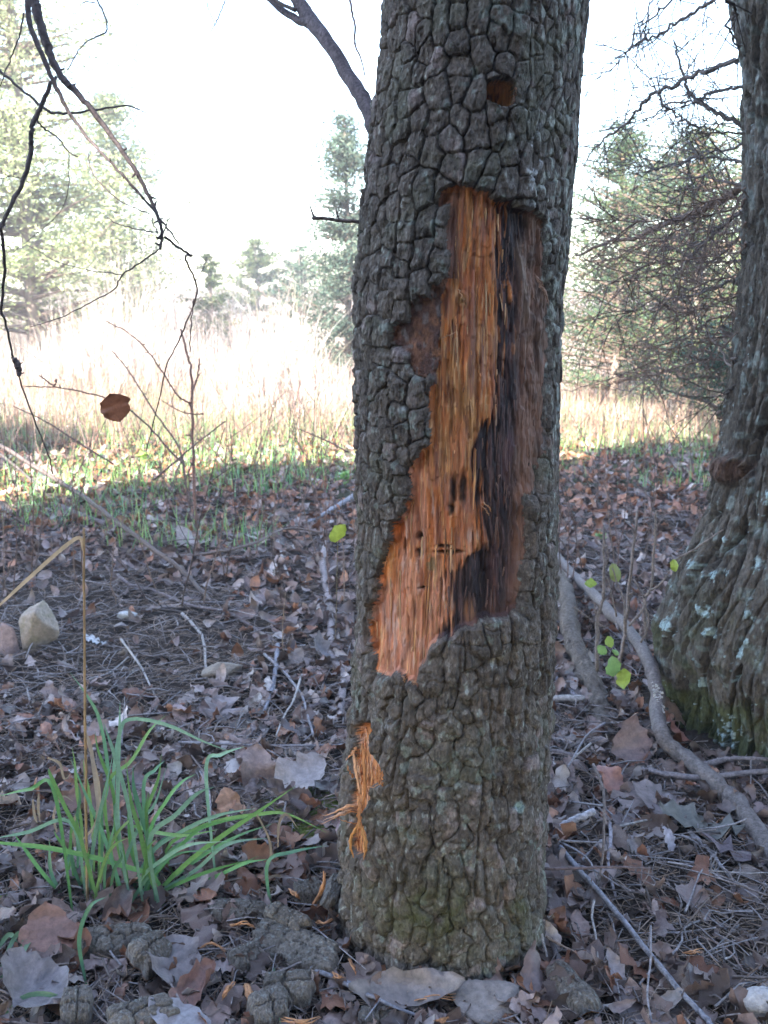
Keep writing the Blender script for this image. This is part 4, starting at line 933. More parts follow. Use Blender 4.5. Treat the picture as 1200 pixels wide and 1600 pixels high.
stick(zb((140,430),(200,450),(260,440),(330,450)), 14, (0.17, 0.145, 0.15), 'dark log lying behind the thick root', lift=.02)
stick(zb((430,1150),(500,1170),(590,1185),(640,1230)), 14, (0.2, 0.14, 0.12), 'brown broken branch stub joining the forked branch', lift=.04)
stick(zb((330,1130),(250,1180),(200,1240),(150,1330),(90,1420),(40,1510)), 4, GS, 'thin pale twig arching by the right of the trunk', lifts=[.07,.06,.05,.05,.03,.01], forks=2)
stick(zb((250,1240),(180,1300),(130,1360),(60,1480)), 4, PA, 'second thin pale twig next to the arching one', lifts=[.05,.05,.04,.01])
stick(zr((225,370),(300,460),(400,570),(500,690),(620,840),(720,960),(800,1060),(880,1140),(940,1215)), 9, BG, 'long straight blue grey stick across the lower right', lifts=[.04,.04,.04,.04,.04,.04,.035,.03,.03], taper=.8, forks=2, lump=.03)
stick(zr((200,320),(205,370),(215,430),(250,490)), 13, (0.14, 0.11, 0.105), 'dark brown stick standing behind the blue grey stick', lifts=[.06,.04,.02,.01])
stick(zr((240,530),(300,575),(360,618)), 13, (0.24, 0.19, 0.175), 'stubby light brown stick with broken end below the blue grey stick', lift=.015, taper=1)
stick(zr((140,600),(190,680),(240,750),(320,840),(360,870),(395,925)), 12, (0.21, 0.165, 0.15), 'brown jointed stick beside the right foot of the damaged trunk', lift=.025)
stick(zr((150,472),(300,470),(470,465),(650,470)), 5, (0.17, 0.12, 0.115), 'straight reddish brown stick pointing right from the trunk', lifts=[.06,.06,.06,.05])
stick(zr((710,170),(750,210),(805,260)), 5, PA, 'short pale twig right of the lower litter leaves', lift=.02)
stick(zr((830,295),(880,340),(930,390),(980,460),(1035,525)), 7, GS, 'slanting grey twig in the needles at lower right', lift=.02, forks=2)
stick(zr((200,297),(250,265),(300,240),(385,205)), 10, (0.38, 0.35, 0.37), 'pale straight stick leaning up from the damaged trunk', lifts=[.02,.035,.05,.06], taper=1.1)
stick(zr((460,260),(462,340),(450,440),(462,520),(485,600)), 6, (0.26, 0.23, 0.25), 'greyish stick upright in the pile at right', lifts=[.04,.04,.03,.02,.02])
stick(zr((380,-20),(425,90),(432,200),(430,330),(420,460),(395,560),(360,645)), 4.5, (0.2, 0.165, 0.155), 'long thin stem rising over the blue grey stick', lifts=[.20,.17,.14,.10,.06,.03,.01])
stick(zr((650,740),(650,900),(640,980),(635,1080),(650,1160),(660,1210)), 3.5, GS, 'thin upright stem in front at lower right', lifts=[.09,.07,.06,.05,.04,.03])
stick(zr((385,620),(375,700),(395,800),(405,900),(450,1000)), 4, PA, 'thin wavy pale twig below the stubby stick', lifts=[.05,.04,.04,.03,.015])
stick(zr((150,720),(180,800),(210,880),(235,960)), 10, (0.12, 0.105, 0.11), 'dark grey stick against the right foot of the damaged trunk', lift=.03)
stick(zr((130,735),(150,830),(180,940)), 5, PA, 'pale sliver standing against the right foot of the trunk', lifts=[.06,.04,.01])
stick(zr((160,790),(230,830),(310,870)), 4, (0.34, 0.25, 0.2), 'tan split twig over the jointed stick', lift=.04)
stick(zr((230,340),(330,347),(430,350)), 4, GS, 'thin grey twig level over the pile at right of the trunk', lift=.05)
stick(zr((220,345),(300,385),(360,430),(400,520)), 4, GS, 'bent grey twig in the pile', lift=.045)
stick(zr((420,340),(360,400),(280,480)), 5, GS, 'slanting grey twig under the blue grey stick', lift=.03)
stick(zr((500,275),(600,250),(710,235)), 4, PA, 'pale twig above the three pointed leaf', lift=.03)
stick(zr((880,790),(960,820),(1030,870),(1085,950)), 3.5, (0.28, 0.2, 0.17), 'curved brown twig on the needles at lower right', lift=.015)
stick(zr((890,860),(895,930),(895,1000)), 5, BR, 'short brown peg of wood in the needles', lifts=[.03,.02,.01])
stick(zr((900,1100),(1000,1065),(1100,1050),(1210,1030)), 6, BR, 'brown twig near the white stone at lower right', lift=.015, forks=3)
stick(zr((860,480),(980,485),(1100,495),(1210,490)), 3, PA, 'long fine straw stem across the needles at right', lift=.025)
stick(zr((930,590),(1000,640),(1080,690),(1160,750)), 6, DK, 'dark twig in the needles near right edge', lift=.01)
stick(zr((370,1135),(450,1115),(530,1095)), 7, PA, 'pale stick beside the fallen bark slab', lift=.02)
stick([(0,1322),(60,1312),(110,1200+10),(118,1204)][:2], 4, BR, 'brown twig at left margin', lift=.02)
stick(z6((0,345),(100,352),(180,362),(260,350)), 4, BR, 'brown twig lying behind the upright rock', lift=.03)
stick(z6((0,910),(60,890),(130,880),(200,870)), 4, BR, 'brown twig between the rock and the grass tuft', lift=.02)

# upright stems right of the trunk
def stems(name, label, cat, lines, col, leaves=(), seed=1):
    mb = MB(); base = gp(*lines[0][0][-1]) if lines[0][2] is None else None
    allo = []
    first = lines[0][0][-1]; b = gp(*first); root = empty(name, b, label, cat)
    for pts, w, Yt in lines:
        bb = gp(*pts[-1]) if Yt is None or Yt < 0 else None
        y0 = b[1] if Yt is None else abs(Yt)
        P = [at(x, y, y0) for x, y in pts]
        m = MB(); r = w/2/F*y0*1.05; C, R = tube(m, P, [r*.55, r*.8, r], col, max(8, len(P)*4), 6, r*0.25, seed=int(w*100+pts[0][0]))
        rs = np.random.default_rng(int(pts[0][0]))
        for k in range(len(C)//4):                        # buds and short spurs
            q = C[rs.integers(1, len(C)-1)]; d = rs.normal(0, 1, 3); d[2] = abs(d[2]); d /= np.linalg.norm(d)
            tube(m, [q, q+d*r*2.2, q+d*r*4], [r*.5, r*.5, r*.15], col, 4, 4, seed=k)
        m.build('stem', M_twig, root)
    for (lx, ly, s, c, Yl, rot) in leaves:
        V, f = leaf_geo(int(lx), 9, False, 0.6, 0.40); p = at(lx, ly, Yl)
        V = V*s; ca, sa = math.cos(rot), math.sin(rot)
        W = np.stack([V[:, 0]*ca-V[:, 1]*sa, V[:, 2]*1.0+0.15*V[:, 0], V[:, 0]*sa+V[:, 1]*ca], -1)+p
        m = MB(); m.add(W, f, c); o = m.build('leaf', M_leaf if c[0] > c[1]*1.3 else M_green, root)
    return root
YG = (0.34, 0.46, 0.10); YG2 = (0.26, 0.42, 0.14)
stems('sapling', 'bare grey sapling stem with heart shaped green leaves between the trunks', 'sapling', [(zb((500,-10),(480,200),(450,450),(430,650),(400,850),(370,990)), 7, None), (zb((320,80),(320,300),(318,450),(285,570),(285,850)), 7, 2.3), (zb((365,300),(400,400),(430,480),(430,600)), 3.5, 2.25), (zb((330,150),(345,250),(320,300)), 3, 2.3), (zb((335,340),(360,430),(388,560)), 3, 2.3), (zb((270,480),(280,560),(285,600)), 3, 2.3), (zb((480,360),(530,440),(540,500),(455,610)), 4.5, 2.2), (zb((150,500),(230,560),(330,620)), 3, 2.3)],
      (0.24, 0.195, 0.175), [(850+350/3.43, 800+695/3.43, .030, YG, 2.18, .4), (850+370/3.43, 800+830/3.43, .052, YG2, 2.17, .1), (850+425/3.43, 800+890/3.43, .050, (0.40, 0.50, 0.09), 2.16, 0), (850+385/3.43, 800+755/3.43, .02, YG2, 2.18, 1), (850+310/3.43, 800+740/3.43, .03, YG2, 2.2, .8), (850+250/3.43, 800+382/3.43, .03, YG, 2.3, 1.6), (850+385/3.43, 800+330/3.43, .05, (0.30, 0.33, 0.12), 2.3, .4)])
stems('sapling', 'thin sapling with one round yellow green leaf in front of furrowed tree', 'sapling', [(zb((600,-10),(592,200),(575,400),(540,480),(545,700)), 5.5, None), (zb((675,310),(620,390),(575,420)), 4, 2.33), (zb((960,95),(820,190),(700,260)), 4, 2.2), (zb((540,480),(560,600),(520,700)), 3.5, 2.33)], (0.24, 0.19, 0.16), [(1054, 884, .030, (0.42, 0.52, 0.10), 2.18, .3)])
stems('sapling', 'short grey shoot standing against the mossy foot of furrowed tree', 'sapling', [(zb((722,600),(722,700),(718,820),(685,1000)), 6, None)], (0.2, 0.17, 0.16))
# saplings at the left
stems('sapling', 'upright reddish sapling with arching bare shoots at left', 'sapling',
  [(z5((605,350),(625,430),(640,500),(645,700),(650,857))+[(305,828)], 5.5, None),
   (z5((355,325),(430,365),(490,420),(540,490),(600,580),(637,600)), 3.2, 3.9), (z5((668,450),(662,510),(645,560),(641,600)), 3.5, 3.9), (z5((540,590),(590,620),(630,635),(680,635)), 2.5, 3.9)],
  (0.21, 0.12, 0.10))
stems('sapling', 'branching bare sapling behind the reddish one at left', 'sapling',
  [(z5((375,425),(430,490),(480,570),(530,650),(600,750),(620,857))+[(298,800)], 3.6, None), (z5((45,610),(150,660),(260,730),(380,805)), 3, 3.7), (z5((755,660),(650,740),(560,820),(510,857)), 3.5, 3.8), (z5((85,545),(160,545),(240,555),(350,580),(430,620),(500,680),(570,760),(610,800)), 3.5, 3.7), (z5((130,505),(150,520),(180,540),(190,520)), 3.5, 3.7)],
  (0.16, 0.11, 0.10), [])
stems('sapling', 'spindly stem at far left beneath the hanging branches', 'sapling', [(z5((50,400),(130,455),(200,510),(235,570),(270,680),(320,857)), 2.5, None)], (0.17, 0.12, 0.11))
stems('sapling', 'slender pinkish stem in the straw between saplings and damaged trunk', 'sapling', [(z5((985,460),(1000,500),(1000,600),(1000,760)), 3, None), (z5((1030,560),(1015,610),(1000,620)), 2.5, 6.2), (z5((1000,685),(1080,720),(1170,765)), 3, 4.2)], (0.22, 0.14, 0.12))
def hanging_leaf():
    V, f = leaf_geo(778, 11, False, 0.7, 0.62); p = at(180, 637, 1.65)
    s = 43/F*1.65*1.15; root = None
    V = V*s; W = np.stack([V[:, 0]*0.9-V[:, 1]*0.25, V[:, 2]*0.9, V[:, 0]*0.3+V[:, 1]*0.9], -1)+p
    mb = MB(); mb.add(W, f, (0.30, 0.11, 0.055)); o = mb.build('dead_leaf', M_leaf)
    tag(o, 'russet dead leaf caught on a bare twig against the bright field', 'leaf')
hanging_leaf()

# branches hanging into the view at top left
def hanging():
    rs = np.random.default_rng(12)
    root = empty('hanging_branch', at(50, -60, 1.5), 'dark drooping branch with thin curved twigs hanging from above', 'branch')
    def h(pts, w, Ya, Yb, col=(0.115, 0.09, 0.09), tw=0, name='twig', wob=0.0006):
        n = len(pts); P = [at(x, y, Ya+(Yb-Ya)*k/(n-1)) for k, (x, y) in enumerate(pts)]; mb = MB()
        ww = [q/2/F*Ya for q in (w if hasattr(w, '__len__') else (w, w*.8, w*.6))]
        C, R = tube(mb, P, ww, col, n*5, 7, wob, seed=int(pts[0][0]*3+pts[0][1]+11), lump=.06)
        for k in range(n*2):
            q = C[rs.integers(1, len(C)-1)]; d = rs.normal(0, 1, 3); d /= np.linalg.norm(d); r = max(R)*0.5
            tube(mb, [q, q+d*(r*1.5+.001), q+d*(r*2.2+.002)], [r*.5, r*.45, r*.2], col, 4, 4, seed=k)
        mb.build(name, M_twig, root)
    Z = lambda *p: [(a/2, b/2) for a, b in p]
    h(Z((95,-90),(105,0),(125,70),(150,150),(185,230),(260,310),(330,400),(400,500),(450,580),(490,670),(505,720),(500,780)), (15, 14, 12, 9, 7, 6, 5, 4), 1.5, 1.45, name='main_stem')
    h(Z((75,-90),(85,0),(95,80),(130,170),(170,260),(215,350),(290,450),(350,510),(420,590),(490,670),(520,710),(560,762)), (9, 8, 7, 5, 4, 3.5, 2.5), 1.47, 1.44, name='twig')
    h(Z((175,240),(155,270),(125,340),(100,390),(98,440),(95,480),(75,560),(30,650),(0,715),(-30,760)), (5, 7, 7.5, 7, 6, 5), 1.5, 1.5)
    h([(-12,330),(2,360),(7,420),(2,485),(8,500),(19,550),(28,582),(47,640),(75,709),(82,740)], (5, 5, 4.5, 3.5, 3, 2.5), 1.5, 1.9)
    h([(22,560),(28,572),(30,588)], (9, 11, 6), 1.6, 1.6, name='bud_cluster')
    h(Z((-20,200),(0,222),(80,290),(150,345),(200,355),(290,345),(400,332),(455,352)), (4, 4, 4, 3, 1.5), 1.55, 1.5)
    h(Z((112,370),(135,400),(180,430),(215,475),(245,490)), (3, 2.5, 2), 1.5, 1.5)
    h(Z((215,475),(215,560),(200,640),(150,700),(40,790)), (1.6, 1.4, 1), 1.5, 1.6, col=(0.2, 0.17, 0.16))
    h(Z((275,480),(285,530),(310,570),(380,630),(470,670)), (1.8, 1.8, 1.8), 1.5, 1.45)
    h(Z((335,680),(370,700),(430,718),(490,725)), (1.5, 2, 2.2), 1.5, 1.45)
    h(Z((75,40),(60,110),(30,190),(0,270)), (2.5, 2.2, 1.6), 1.6, 1.6)
    h(Z((300,-10),(330,60),(330,100),(290,120),(250,150),(210,220)), (2.6, 2.4, 1.5), 1.9, 1.9, col=(0.2, 0.19, 0.2))
    h(Z((255,10),(275,5),(300,10)), (1.5, 1.5), 1.9, 1.9); h(Z((715,-40),(700,10),(680,60),(670,80),(650,110)), (2, 2, 1), 2.2, 2.2, col=(0.25, 0.24, 0.26)); h(Z((655,-20),(650,20),(672,80)), (1.6, 1.4), 2.2, 2.2, col=(0.25, 0.24, 0.26))
    h(Z((1085,-30),(1100,30),(1108,80),(1110,140),(1130,190),(1142,250)), (3.5, 3, 1.6), 2.0, 1.9, col=(0.22, 0.15, 0.13))
    h(Z((515,740),(560,775),(600,800)) + z5((620,110),(655,190),(655,250),(620,340),(600,390),(560,470),(530,600),(490,760)), (4, 4, 3.5, 3, 2.5, 2), 1.45, 1.9)
    h(z5((530,85),(470,130),(410,170),(380,220),(290,270),(200,315),(100,345)), (2.6, 2.2, 1.2), 1.45, 1.6)
    h(z5((410,170),(300,155),(200,130),(90,70)), (1.8, 1.5, 1.1), 1.5, 1.6, col=(0.2, 0.17, 0.15))
    h(z5((655,190),(680,150),(690,110)), (1.8, 1.4), 1.5, 1.5, col=(0.25, 0.22, 0.2)); h(z5((650,250),(640,330),(636,430)), (2.2, 1.6), 1.5, 1.5, col=(0.22, 0.15, 0.13))
    h([(255,368),(262,345),(268,335)], (2, 1.6, 1), 1.45, 1.45); h([(248,365),(240,350),(238,340)], (1.8, 1.4), 1.45, 1.45)
    h(Z((0,558),(30,553),(70,555)), (1.2, 1.2), 1.5, 1.5)
hanging()

# ------------------------------------------------------------------ grass tuft, straw stem
def ribbon(mb, P, w, col, n=16, fold=0.25, seed=0):
    C = catmull(P, n); T = np.gradient(C, axis=0); T /= np.linalg.norm(T, axis=1)[:, None]
    view = C-np.array([0, 0, CZ]); s = np.cross(T, view); s /= np.linalg.norm(s, axis=1)[:, None]
    rs = np.random.default_rng(seed); tw = rs.uniform(-0.9, 0.9); ta = np.linspace(0, 1, n)*tw; nn = np.cross(s, T)
    s = s*np.cos(ta)[:, None]+nn*np.sin(ta)[:, None]; nn = np.cross(s, T)
    t = np.linspace(0, 1, n); W = (w*np.minimum(1, 0.55+t*1.5)*np.clip((1-t)*3.2, 0.06, 1))[:, None]
    V = np.stack([C-s*W/2, C+nn*W*fold*0.5, C+s*W/2], 1).reshape(-1, 3)
    f = np.array([[i*3+j, i*3+j+1, i*3+4+j, i*3+3+j] for i in range(n-1) for j in range(2)])
    mb.add(V, f, col)
def tuft():
    rs = np.random.default_rng(71); b0 = gp(250, 1400); root = empty('grass_tuft', b0, 'clump of long green grass blades growing in the leaf litter', 'grass')
    L = [[(520,580),(420,545),(300,510),(150,480),(0,465),(-30,462)], [(525,580),(490,430),(450,290),(445,205)], [(540,620),(640,520),(760,430),(880,350),(992,273)], [(500,460),(590,370),(660,300),(718,278)],
     [(500,445),(560,320),(610,260),(655,235)], [(400,605),(350,450),(290,310),(235,178)], [(275,465),(220,350),(170,240),(163,215)], [(398,430),(395,250),(400,90),(402,-10)], [(440,490),(432,400),(428,340)],
     [(330,430),(362,250),(335,60),(290,-30),(235,-105)], [(350,300),(440,190),(500,90),(557,36)], [(380,310),(400,100),(440,50),(560,70),(680,125),(790,166)], [(205,655),(130,550),(40,425)], [(207,655),(170,560),(165,450)],
     [(270,635),(290,540),(300,480)], [(530,645),(650,560),(760,470),(905,448)], [(640,635),(740,570),(865,508)], [(895,535),(980,495),(1092,474)], [(560,480),(700,400),(860,370),(960,368),(1092,430)], [(505,505),(620,420),(740,370),(855,350)],
     [(600,635),(685,634),(740,740),(780,850),(802,975)], [(290,960),(265,790),(300,680),(357,645)], [(60,660),(0,672),(-30,680)], [(240,400),(90,430),(-20,450)], [(180,288),(100,285),(-10,310)], [(415,722),(480,600),(540,520)],
     [(500,560),(470,430),(440,330),(420,180)], [(440,400),(410,260),(370,130),(345,60)], [(560,620),(690,500),(800,440),(915,400)], [(480,640),(520,560),(600,500),(740,490)], [(300,560),(270,450),(250,360)], [(410,560),(470,400),(520,330),(560,200)],
     [(540,650),(600,600),(700,560),(840,520)], [(450,640),(470,560),(520,480),(580,440),(700,430)], [(390,450),(380,300),(330,160),(318,90)], [(300,600),(320,430),(350,300),(380,160)], [(500,600),(640,440),(720,400),(830,380)], [(250,560),(235,500),(220,590)],
     [(440,420),(520,430),(620,440),(730,420)], [(470,590),(560,510),(640,470),(760,460)], [(640,620),(760,560),(830,530),(900,520)],[(480,300),(520,220),(552,190)],[(470,430),(500,330),(530,250),(540,170)],[(690,220),(740,170),(820,142)]]
    for k, pts in enumerate(L):
        q = z7(*pts); base = gp(*q[0]); n = len(q); yb = b0[1]+rs.uniform(-0.06, 0.06) if q[0][1] < 1400 else base[1]
        yb = min(yb, base[1]); tilt = rs.uniform(-0.10, 0.06)
        P = [at(x, y, yb+tilt*i/(n-1)) for i, (x, y) in enumerate(q)]
        P[0] = gp(*q[0], 0.0) if q[0][1] > 1400 else P[0]
        for p in P: p[2] = max(p[2], float(gh(p[0], p[1]))+0.012)
        if q[0][1] < 1400: P = [np.array([P[0][0]*0.97, yb, float(gh(P[0][0], yb))])]+P
        c = np.array([(0.13, 0.31, 0.10), (0.13, 0.29, 0.16), (0.18, 0.34, 0.10), (0.22, 0.37, 0.25)][k % 4])*rs.uniform(.8, 1.2)
        mb = MB(); ribbon(mb, P, 0.0068 if k > 3 else 0.0088, c, 18, seed=k)
        mb.build('blade', M_green, root)
    for k in range(15):
        x0 = rs.uniform(95, 265); y0_ = rs.uniform(1375, 1425); yb = gp(x0, y0_)[1]; hh = rs.uniform(90, 230); ln = rs.normal(18, 38)+(x0-170)*0.25
        P = [gp(x0, y0_, 0.0)]+[at(x0+ln*t**1.8+rs.normal(0, 2), y0_-hh*(t-0.25*t**3*abs(ln)/60), yb-0.05*t) for t in (.35, .65, .85, 1.)]
        mb = MB(); ribbon(mb, P, 0.0058, np.array([(0.16, 0.34, 0.10), (0.15, 0.31, 0.16), (0.24, 0.38, 0.12)][k % 3])*rs.uniform(.7, 1.15), 16, seed=k+200)
        mb.build('blade', M_green, root)
    # dry brown blades hanging in the clump
    D = [[(260,470),(320,400),(332,280),(290,110),(285,90)], [(295,600),(290,470),(285,330),(280,230)], [(320,640),(350,560),(345,480)], [(160,180),(200,200),(215,250),(240,230)], [(860,370),(900,450),(905,520),(870,575),(825,560),(835,530)], [(880,590),(930,575),(1000,600),(1040,620)],
         [(540,680),(515,580),(485,500)], [(110,320),(115,370),(125,400)], [(130,300),(128,350),(135,400)], [(250,480),(245,400),(275,340)], [(930,480),(935,400),(960,370),(1000,420)], [(600,590),(640,650),(700,700),(760,740)], [(330,740),(300,710),(330,650)], [(460,720),(430,670),(410,640)], [(190,430),(180,370),(210,310),(250,330)]]
    for k, pts in enumerate(D):
        q = z7(*pts); base = gp(*q[0]); yb = min(b0[1], base[1]); P = [at(x, y, yb+0.01*i) for i, (x, y) in enumerate(q)]
        for p in P: p[2] = max(p[2], float(gh(p[0], p[1]))+0.014)
        mb = MB(); ribbon(mb, P, 0.0050, np.array((0.40, 0.30, 0.21))*rs.uniform(.75, 1.2), 18, seed=k+50); mb.build('dry_blade', M_straw, root)
    root2 = empty('grass_tuft', gp(20, 1470), 'few green grass blades at the lower left corner', 'grass')
    for k, pts in enumerate([[(60,870),(80,820),(110,740),(130,690)], [(0,890),(50,800),(80,790),(90,850)], [(-20,840),(30,790),(60,800)], [(0,920),(60,880),(95,820),(130,760)], [(20,1040),(80,1000),(160,990),(215,1020),(220,1071)], [(915,880),(920,960),(940,1075)]]):
        q = z7(*pts); P = [gp(x, y, 0.02+0.015*math.sin(i)) for i, (x, y) in enumerate(q)]
        for i in range(1, len(P)-1): P[i][2] += 0.01
        mb = MB(); ribbon(mb, P, 0.0075, (0.14, 0.25, 0.14), 14, seed=k+90)
        if k < 5: mb.build('blade', M_green, root2)
        else:
            r3 = empty('grass_tuft', P[0], 'single green grass blade over bark pieces near front of trunk', 'grass'); mb.build('blade', M_green, r3)
    # stiff straw stem with a bent top
    b = gp(133, 1420); st = empty('straw_stem', b, 'stiff tan dead grass stem standing upright with its top bent left', 'stem')
    Y = b[1]
    mb = MB(); tube(mb, [np.array([at(135,1400,Y)[0], Y, b[2]-.01]), at(133,1150,Y), at(132,1000,Y), at(131,825,Y)], [.0026, .0026, .0022, .0022], (0.52, 0.36, 0.20), 20, 6, .0003); mb.build('stem', M_straw, st)
    mb = MB(); ribbon(mb, [at(130,860,Y), at(124,840,Y), at(100,855,Y-.01), at(60,890,Y-.02), at(0,945,Y-.03), at(-40,985,Y-.04)], .007, (0.50, 0.36, 0.22), 22, seed=3); mb.build('bent_blade', M_straw, st)
    mb = MB(); ribbon(mb, [at(134,1145,Y), at(142,1170,Y-.005), at(150,1230,Y-.01), at(152,1270,Y-.015), at(138,1320,Y-.02)], .007, (0.42, 0.32, 0.24), 18, seed=4); mb.build('dry_blade', M_straw, st)
    b = gp(443, 1030); s2 = empty('straw_stem', b, 'thin bare tan stem standing before the trunk beside the mossy hump', 'stem')
    mb = MB(); Y = b[1]; tube(mb, [at(455,1060,Y), at(443,1020,Y), at(442,970,Y), at(446,925,Y)], [.0018, .0015, .0012], (0.34, 0.25, 0.18), 12, 5, .0006); mb.build('stem', M_twig, s2)
tuft()

# ------------------------------------------------------------------ rocks and bark pieces
def rock(px, py, w, h, col, label, seed, cat='rock', name='rock', ang=0.35, sq=0.6, n=26, sink=0.1, col2=None):
    rs = np.random.default_rng(seed); b = gp(px, py+h/2); d = np.linalg.norm(b-np.array([0, 0, CZ])); W = w/F*d/2; Hh = h/F*d/2
    th = np.linspace(0, 2*math.pi, n*2, endpoint=False); ph = np.linspace(0.02, math.pi-0.02, n); T, Q = np.meshgrid(th, ph)
    X = np.sin(Q)*np.cos(T); Yy = np.sin(Q)*np.sin(T); Zz = np.cos(Q); D = np.stack([X, Yy, Zz], -1)
    rad = np.full(T.shape, 1.25)
    for _ in range(11):                                   # flat facets
        nrm = rs.normal(0, 1, 3); nrm /= np.linalg.norm(nrm); k = (D@nrm); rad = np.where(k > 0.05, np.minimum(rad, rs.uniform(0.62, 0.95)/np.maximum(k, .05)), rad)
    rad = rad + 0.06*fb(T*1.5+Q*3, Q*4, seed, 4)
    c = b+np.array([0, W*sq, Hh*(1-sink)])
    V = D*rad[..., None]*np.array([W, W*sq, Hh])+c
    m = n*2; i = np.arange(n-1)[:, None]*m+np.arange(m)[None]; i2 = np.arange(n-1)[:, None]*m+(np.arange(m)[None]+1) % m
    cc = np.ones(T.shape+(3,))*np.array(col)*(1+0.2*fb(X*4, Zz*4+Yy*2, seed+3, 4))[..., None]
    if col2 is not None: cc = mix(cc, np.array(col2), sst(0, .5, fb(X*3+5, Zz*3+Yy, seed+5, 4)))
    mb = MB(); mb.add(V.reshape(-1, 3), np.stack([i, i+m, i2+m, i2], -1).reshape(-1, 4), cc.reshape(-1, 3))
    o = mb.build(name, M_stone); return tag(o, label, cat)
rock(50, 984, 58, 82, (0.33, 0.275, 0.23), 'upright angular tan rock at the left', 4, sq=0.7, col2=(0.27, 0.235, 0.17))
rock(197, 966, 30, 14, (0.42, 0.42, 0.42), 'small whitish pebble on bare soil right of the rock', 5, name='pebble', cat='pebble')
rock(345, 1052, 56, 30, (0.24, 0.20, 0.165), 'lumpy brown clod in front of the lichen spotted stick', 6, name='clod', cat='clod', ang=.5)
rock(190, 1021, 12, 12, (0.3, 0.24, 0.19), 'small tan nut sized pebble on the soil', 7, name='pebble', cat='pebble')
rock(1200, 1590, 62, 50, (0.42, 0.39, 0.38), 'pale stone cut off at the lower right corner', 8)
rock(766, 1592, 92, 40, (0.28, 0.235, 0.215), 'flat pale stone half buried at front centre', 9, sq=.8)
rock(1052, 1535, 24, 22, (0.28, 0.25, 0.26), 'small grey pebble touching the blue grey stick', 10, name='pebble', cat='pebble')
rock(1087, 1403, 7, 7, (0.55, 0.6, 0.65), 'tiny white snail shell on the needles', 11, name='pebble', cat='pebble')
rock(640, 1000+0, 10, 8, (0.3, 0.25, 0.2), 'tiny pebble hidden beside the trunk', 12, name='pebble', cat='pebble') if False else None
rock(12, 1003, 34, 50, (0.32, 0.24, 0.235), 'pinkish flat stone at the left edge beside the upright rock', 15, sq=.4)
def bark_chunk(px, py, L, W, ang, label, seed, T=0.5, wood=False, lift=0.02, tilt=0.15):
    rs = np.random.default_rng(seed); b = gp(px, py, lift); d = np.linalg.norm(b-np.array([0, 0, CZ])); L = L/F*d*1.18; W = W/F*d*1.35
    nu, nv = 54, 30; u, v = np.meshgrid(np.linspace(-1, 1, nu), np.linspace(-1, 1, nv))
    # outline
    edge = 1-0.18*fb(u*2+seed, v*2, seed, 3)
    sx = rs.normal(0, .5, 60)
    ncx = max(2, int(L/0.028)); ncy = max(1, int(W/0.024)); F1 = np.full(u.shape, 9.); F2 = F1.copy()
    uw = u+0.12*fb(u*3, v*3, seed+2, 3); vw = v+0.12*fb(u*3+4, v*3, seed+3, 3)
    idc = np.zeros(u.shape)
    for i in range(ncx):
        for j in range(ncy):
            cx = (i+.5+rs.uniform(-.25, .25))/ncx*2-1; cy = (j+.5+rs.uniform(-.25, .25))/ncy*2-1; dd = ((np.abs(uw-cx)*ncx/2)**2.4+(np.abs(vw-cy)*ncy/2)**2.4)**(1/2.4)
            m = dd < F1; F2 = np.where(m, F1, np.minimum(F2, dd)); F1 = np.where(m, dd, F1); idc = np.where(m, i*7+j, idc)
    e = np.clip((F2-F1)/.17, 0, 1) if ncx*ncy > 1 else 1
    shell = np.clip(1-np.maximum(np.abs(u), np.abs(v))**10, 0, 1)**.4
    th_ = T*0.022; zt = th_*shell*(.45+.55*(1-(1-e)**3))+0.004*fb(u*9, v*6, seed+5, 5)*shell+0.004*_h(idc.astype(int), idc.astype(int)*0+seed, 3)*shell; zb_ = -th_*0.35*shell
    sqz = np.sqrt(np.clip(1-0.25*(np.abs(u)**3), 0, 1))*edge; sqx = np.sqrt(np.clip(1-0.25*(np.abs(v)**3), 0, 1))*edge
    X = u*L/2*sqx; Yy = v*W/2*sqz
    ca, sa = math.cos(ang), math.sin(ang); V = []
    for z_ in (zt, zb_):
        q = np.stack([X, Yy, z_-X*0+0.5*(Yy**2)/max(W, .01)*-1], -1).reshape(-1, 3)
        tx = tilt; q = q@np.array([[1, 0, 0], [0, math.cos(tx), math.sin(tx)], [0, -math.sin(tx), math.cos(tx)]])
        q = q@np.array([[ca, sa, 0], [-sa, ca, 0], [0, 0, 1]]); V.append(q+b)
    i = np.arange(nv-1)[:, None]*nu+np.arange(nu-1)[None]; f = np.stack([i, i+1, i+nu+1, i+nu], -1).reshape(-1, 4); m = nu*nv
    bo = [k for k in range(nu)]+[r*nu+nu-1 for r in range(1, nv)]+[(nv-1)*nu+k for k in range(nu-2, -1, -1)]+[r*nu for r in range(nv-2, 0, -1)]
    side = np.array([[bo[k], bo[k]+m, bo[(k+1) % len(bo)]+m, bo[(k+1) % len(bo)]] for k in range(len(bo))])
    base = np.array([0.175, 0.148, 0.125]); c = np.ones(u.shape+(3,))*base*(.8+.4*_h(idc.astype(int), idc.astype(int)*0, seed))[..., None]
    c = mix(c, np.array([0.36, 0.39, 0.37]), sst(.3, .5, fb(u*11, v*7, seed+8, 5))*.4)
    cb = np.ones((m, 3))*(np.array([0.42, 0.2, 0.09]) if wood else np.array([0.2, 0.12, 0.08]))
    mb = MB(); mb.add(np.vstack(V), np.vstack([f, f[:, ::-1]+m, side]), np.vstack([c.reshape(-1, 3), cb]))
    return tag(mb.build('bark_piece', M_bark), label, 'bark')
bark_chunk(462, 1480, 118, 44, -0.5, 'largest fallen bark slab with two rows of blocks left of the trunk foot', 21, T=.8, lift=.03, tilt=.35)
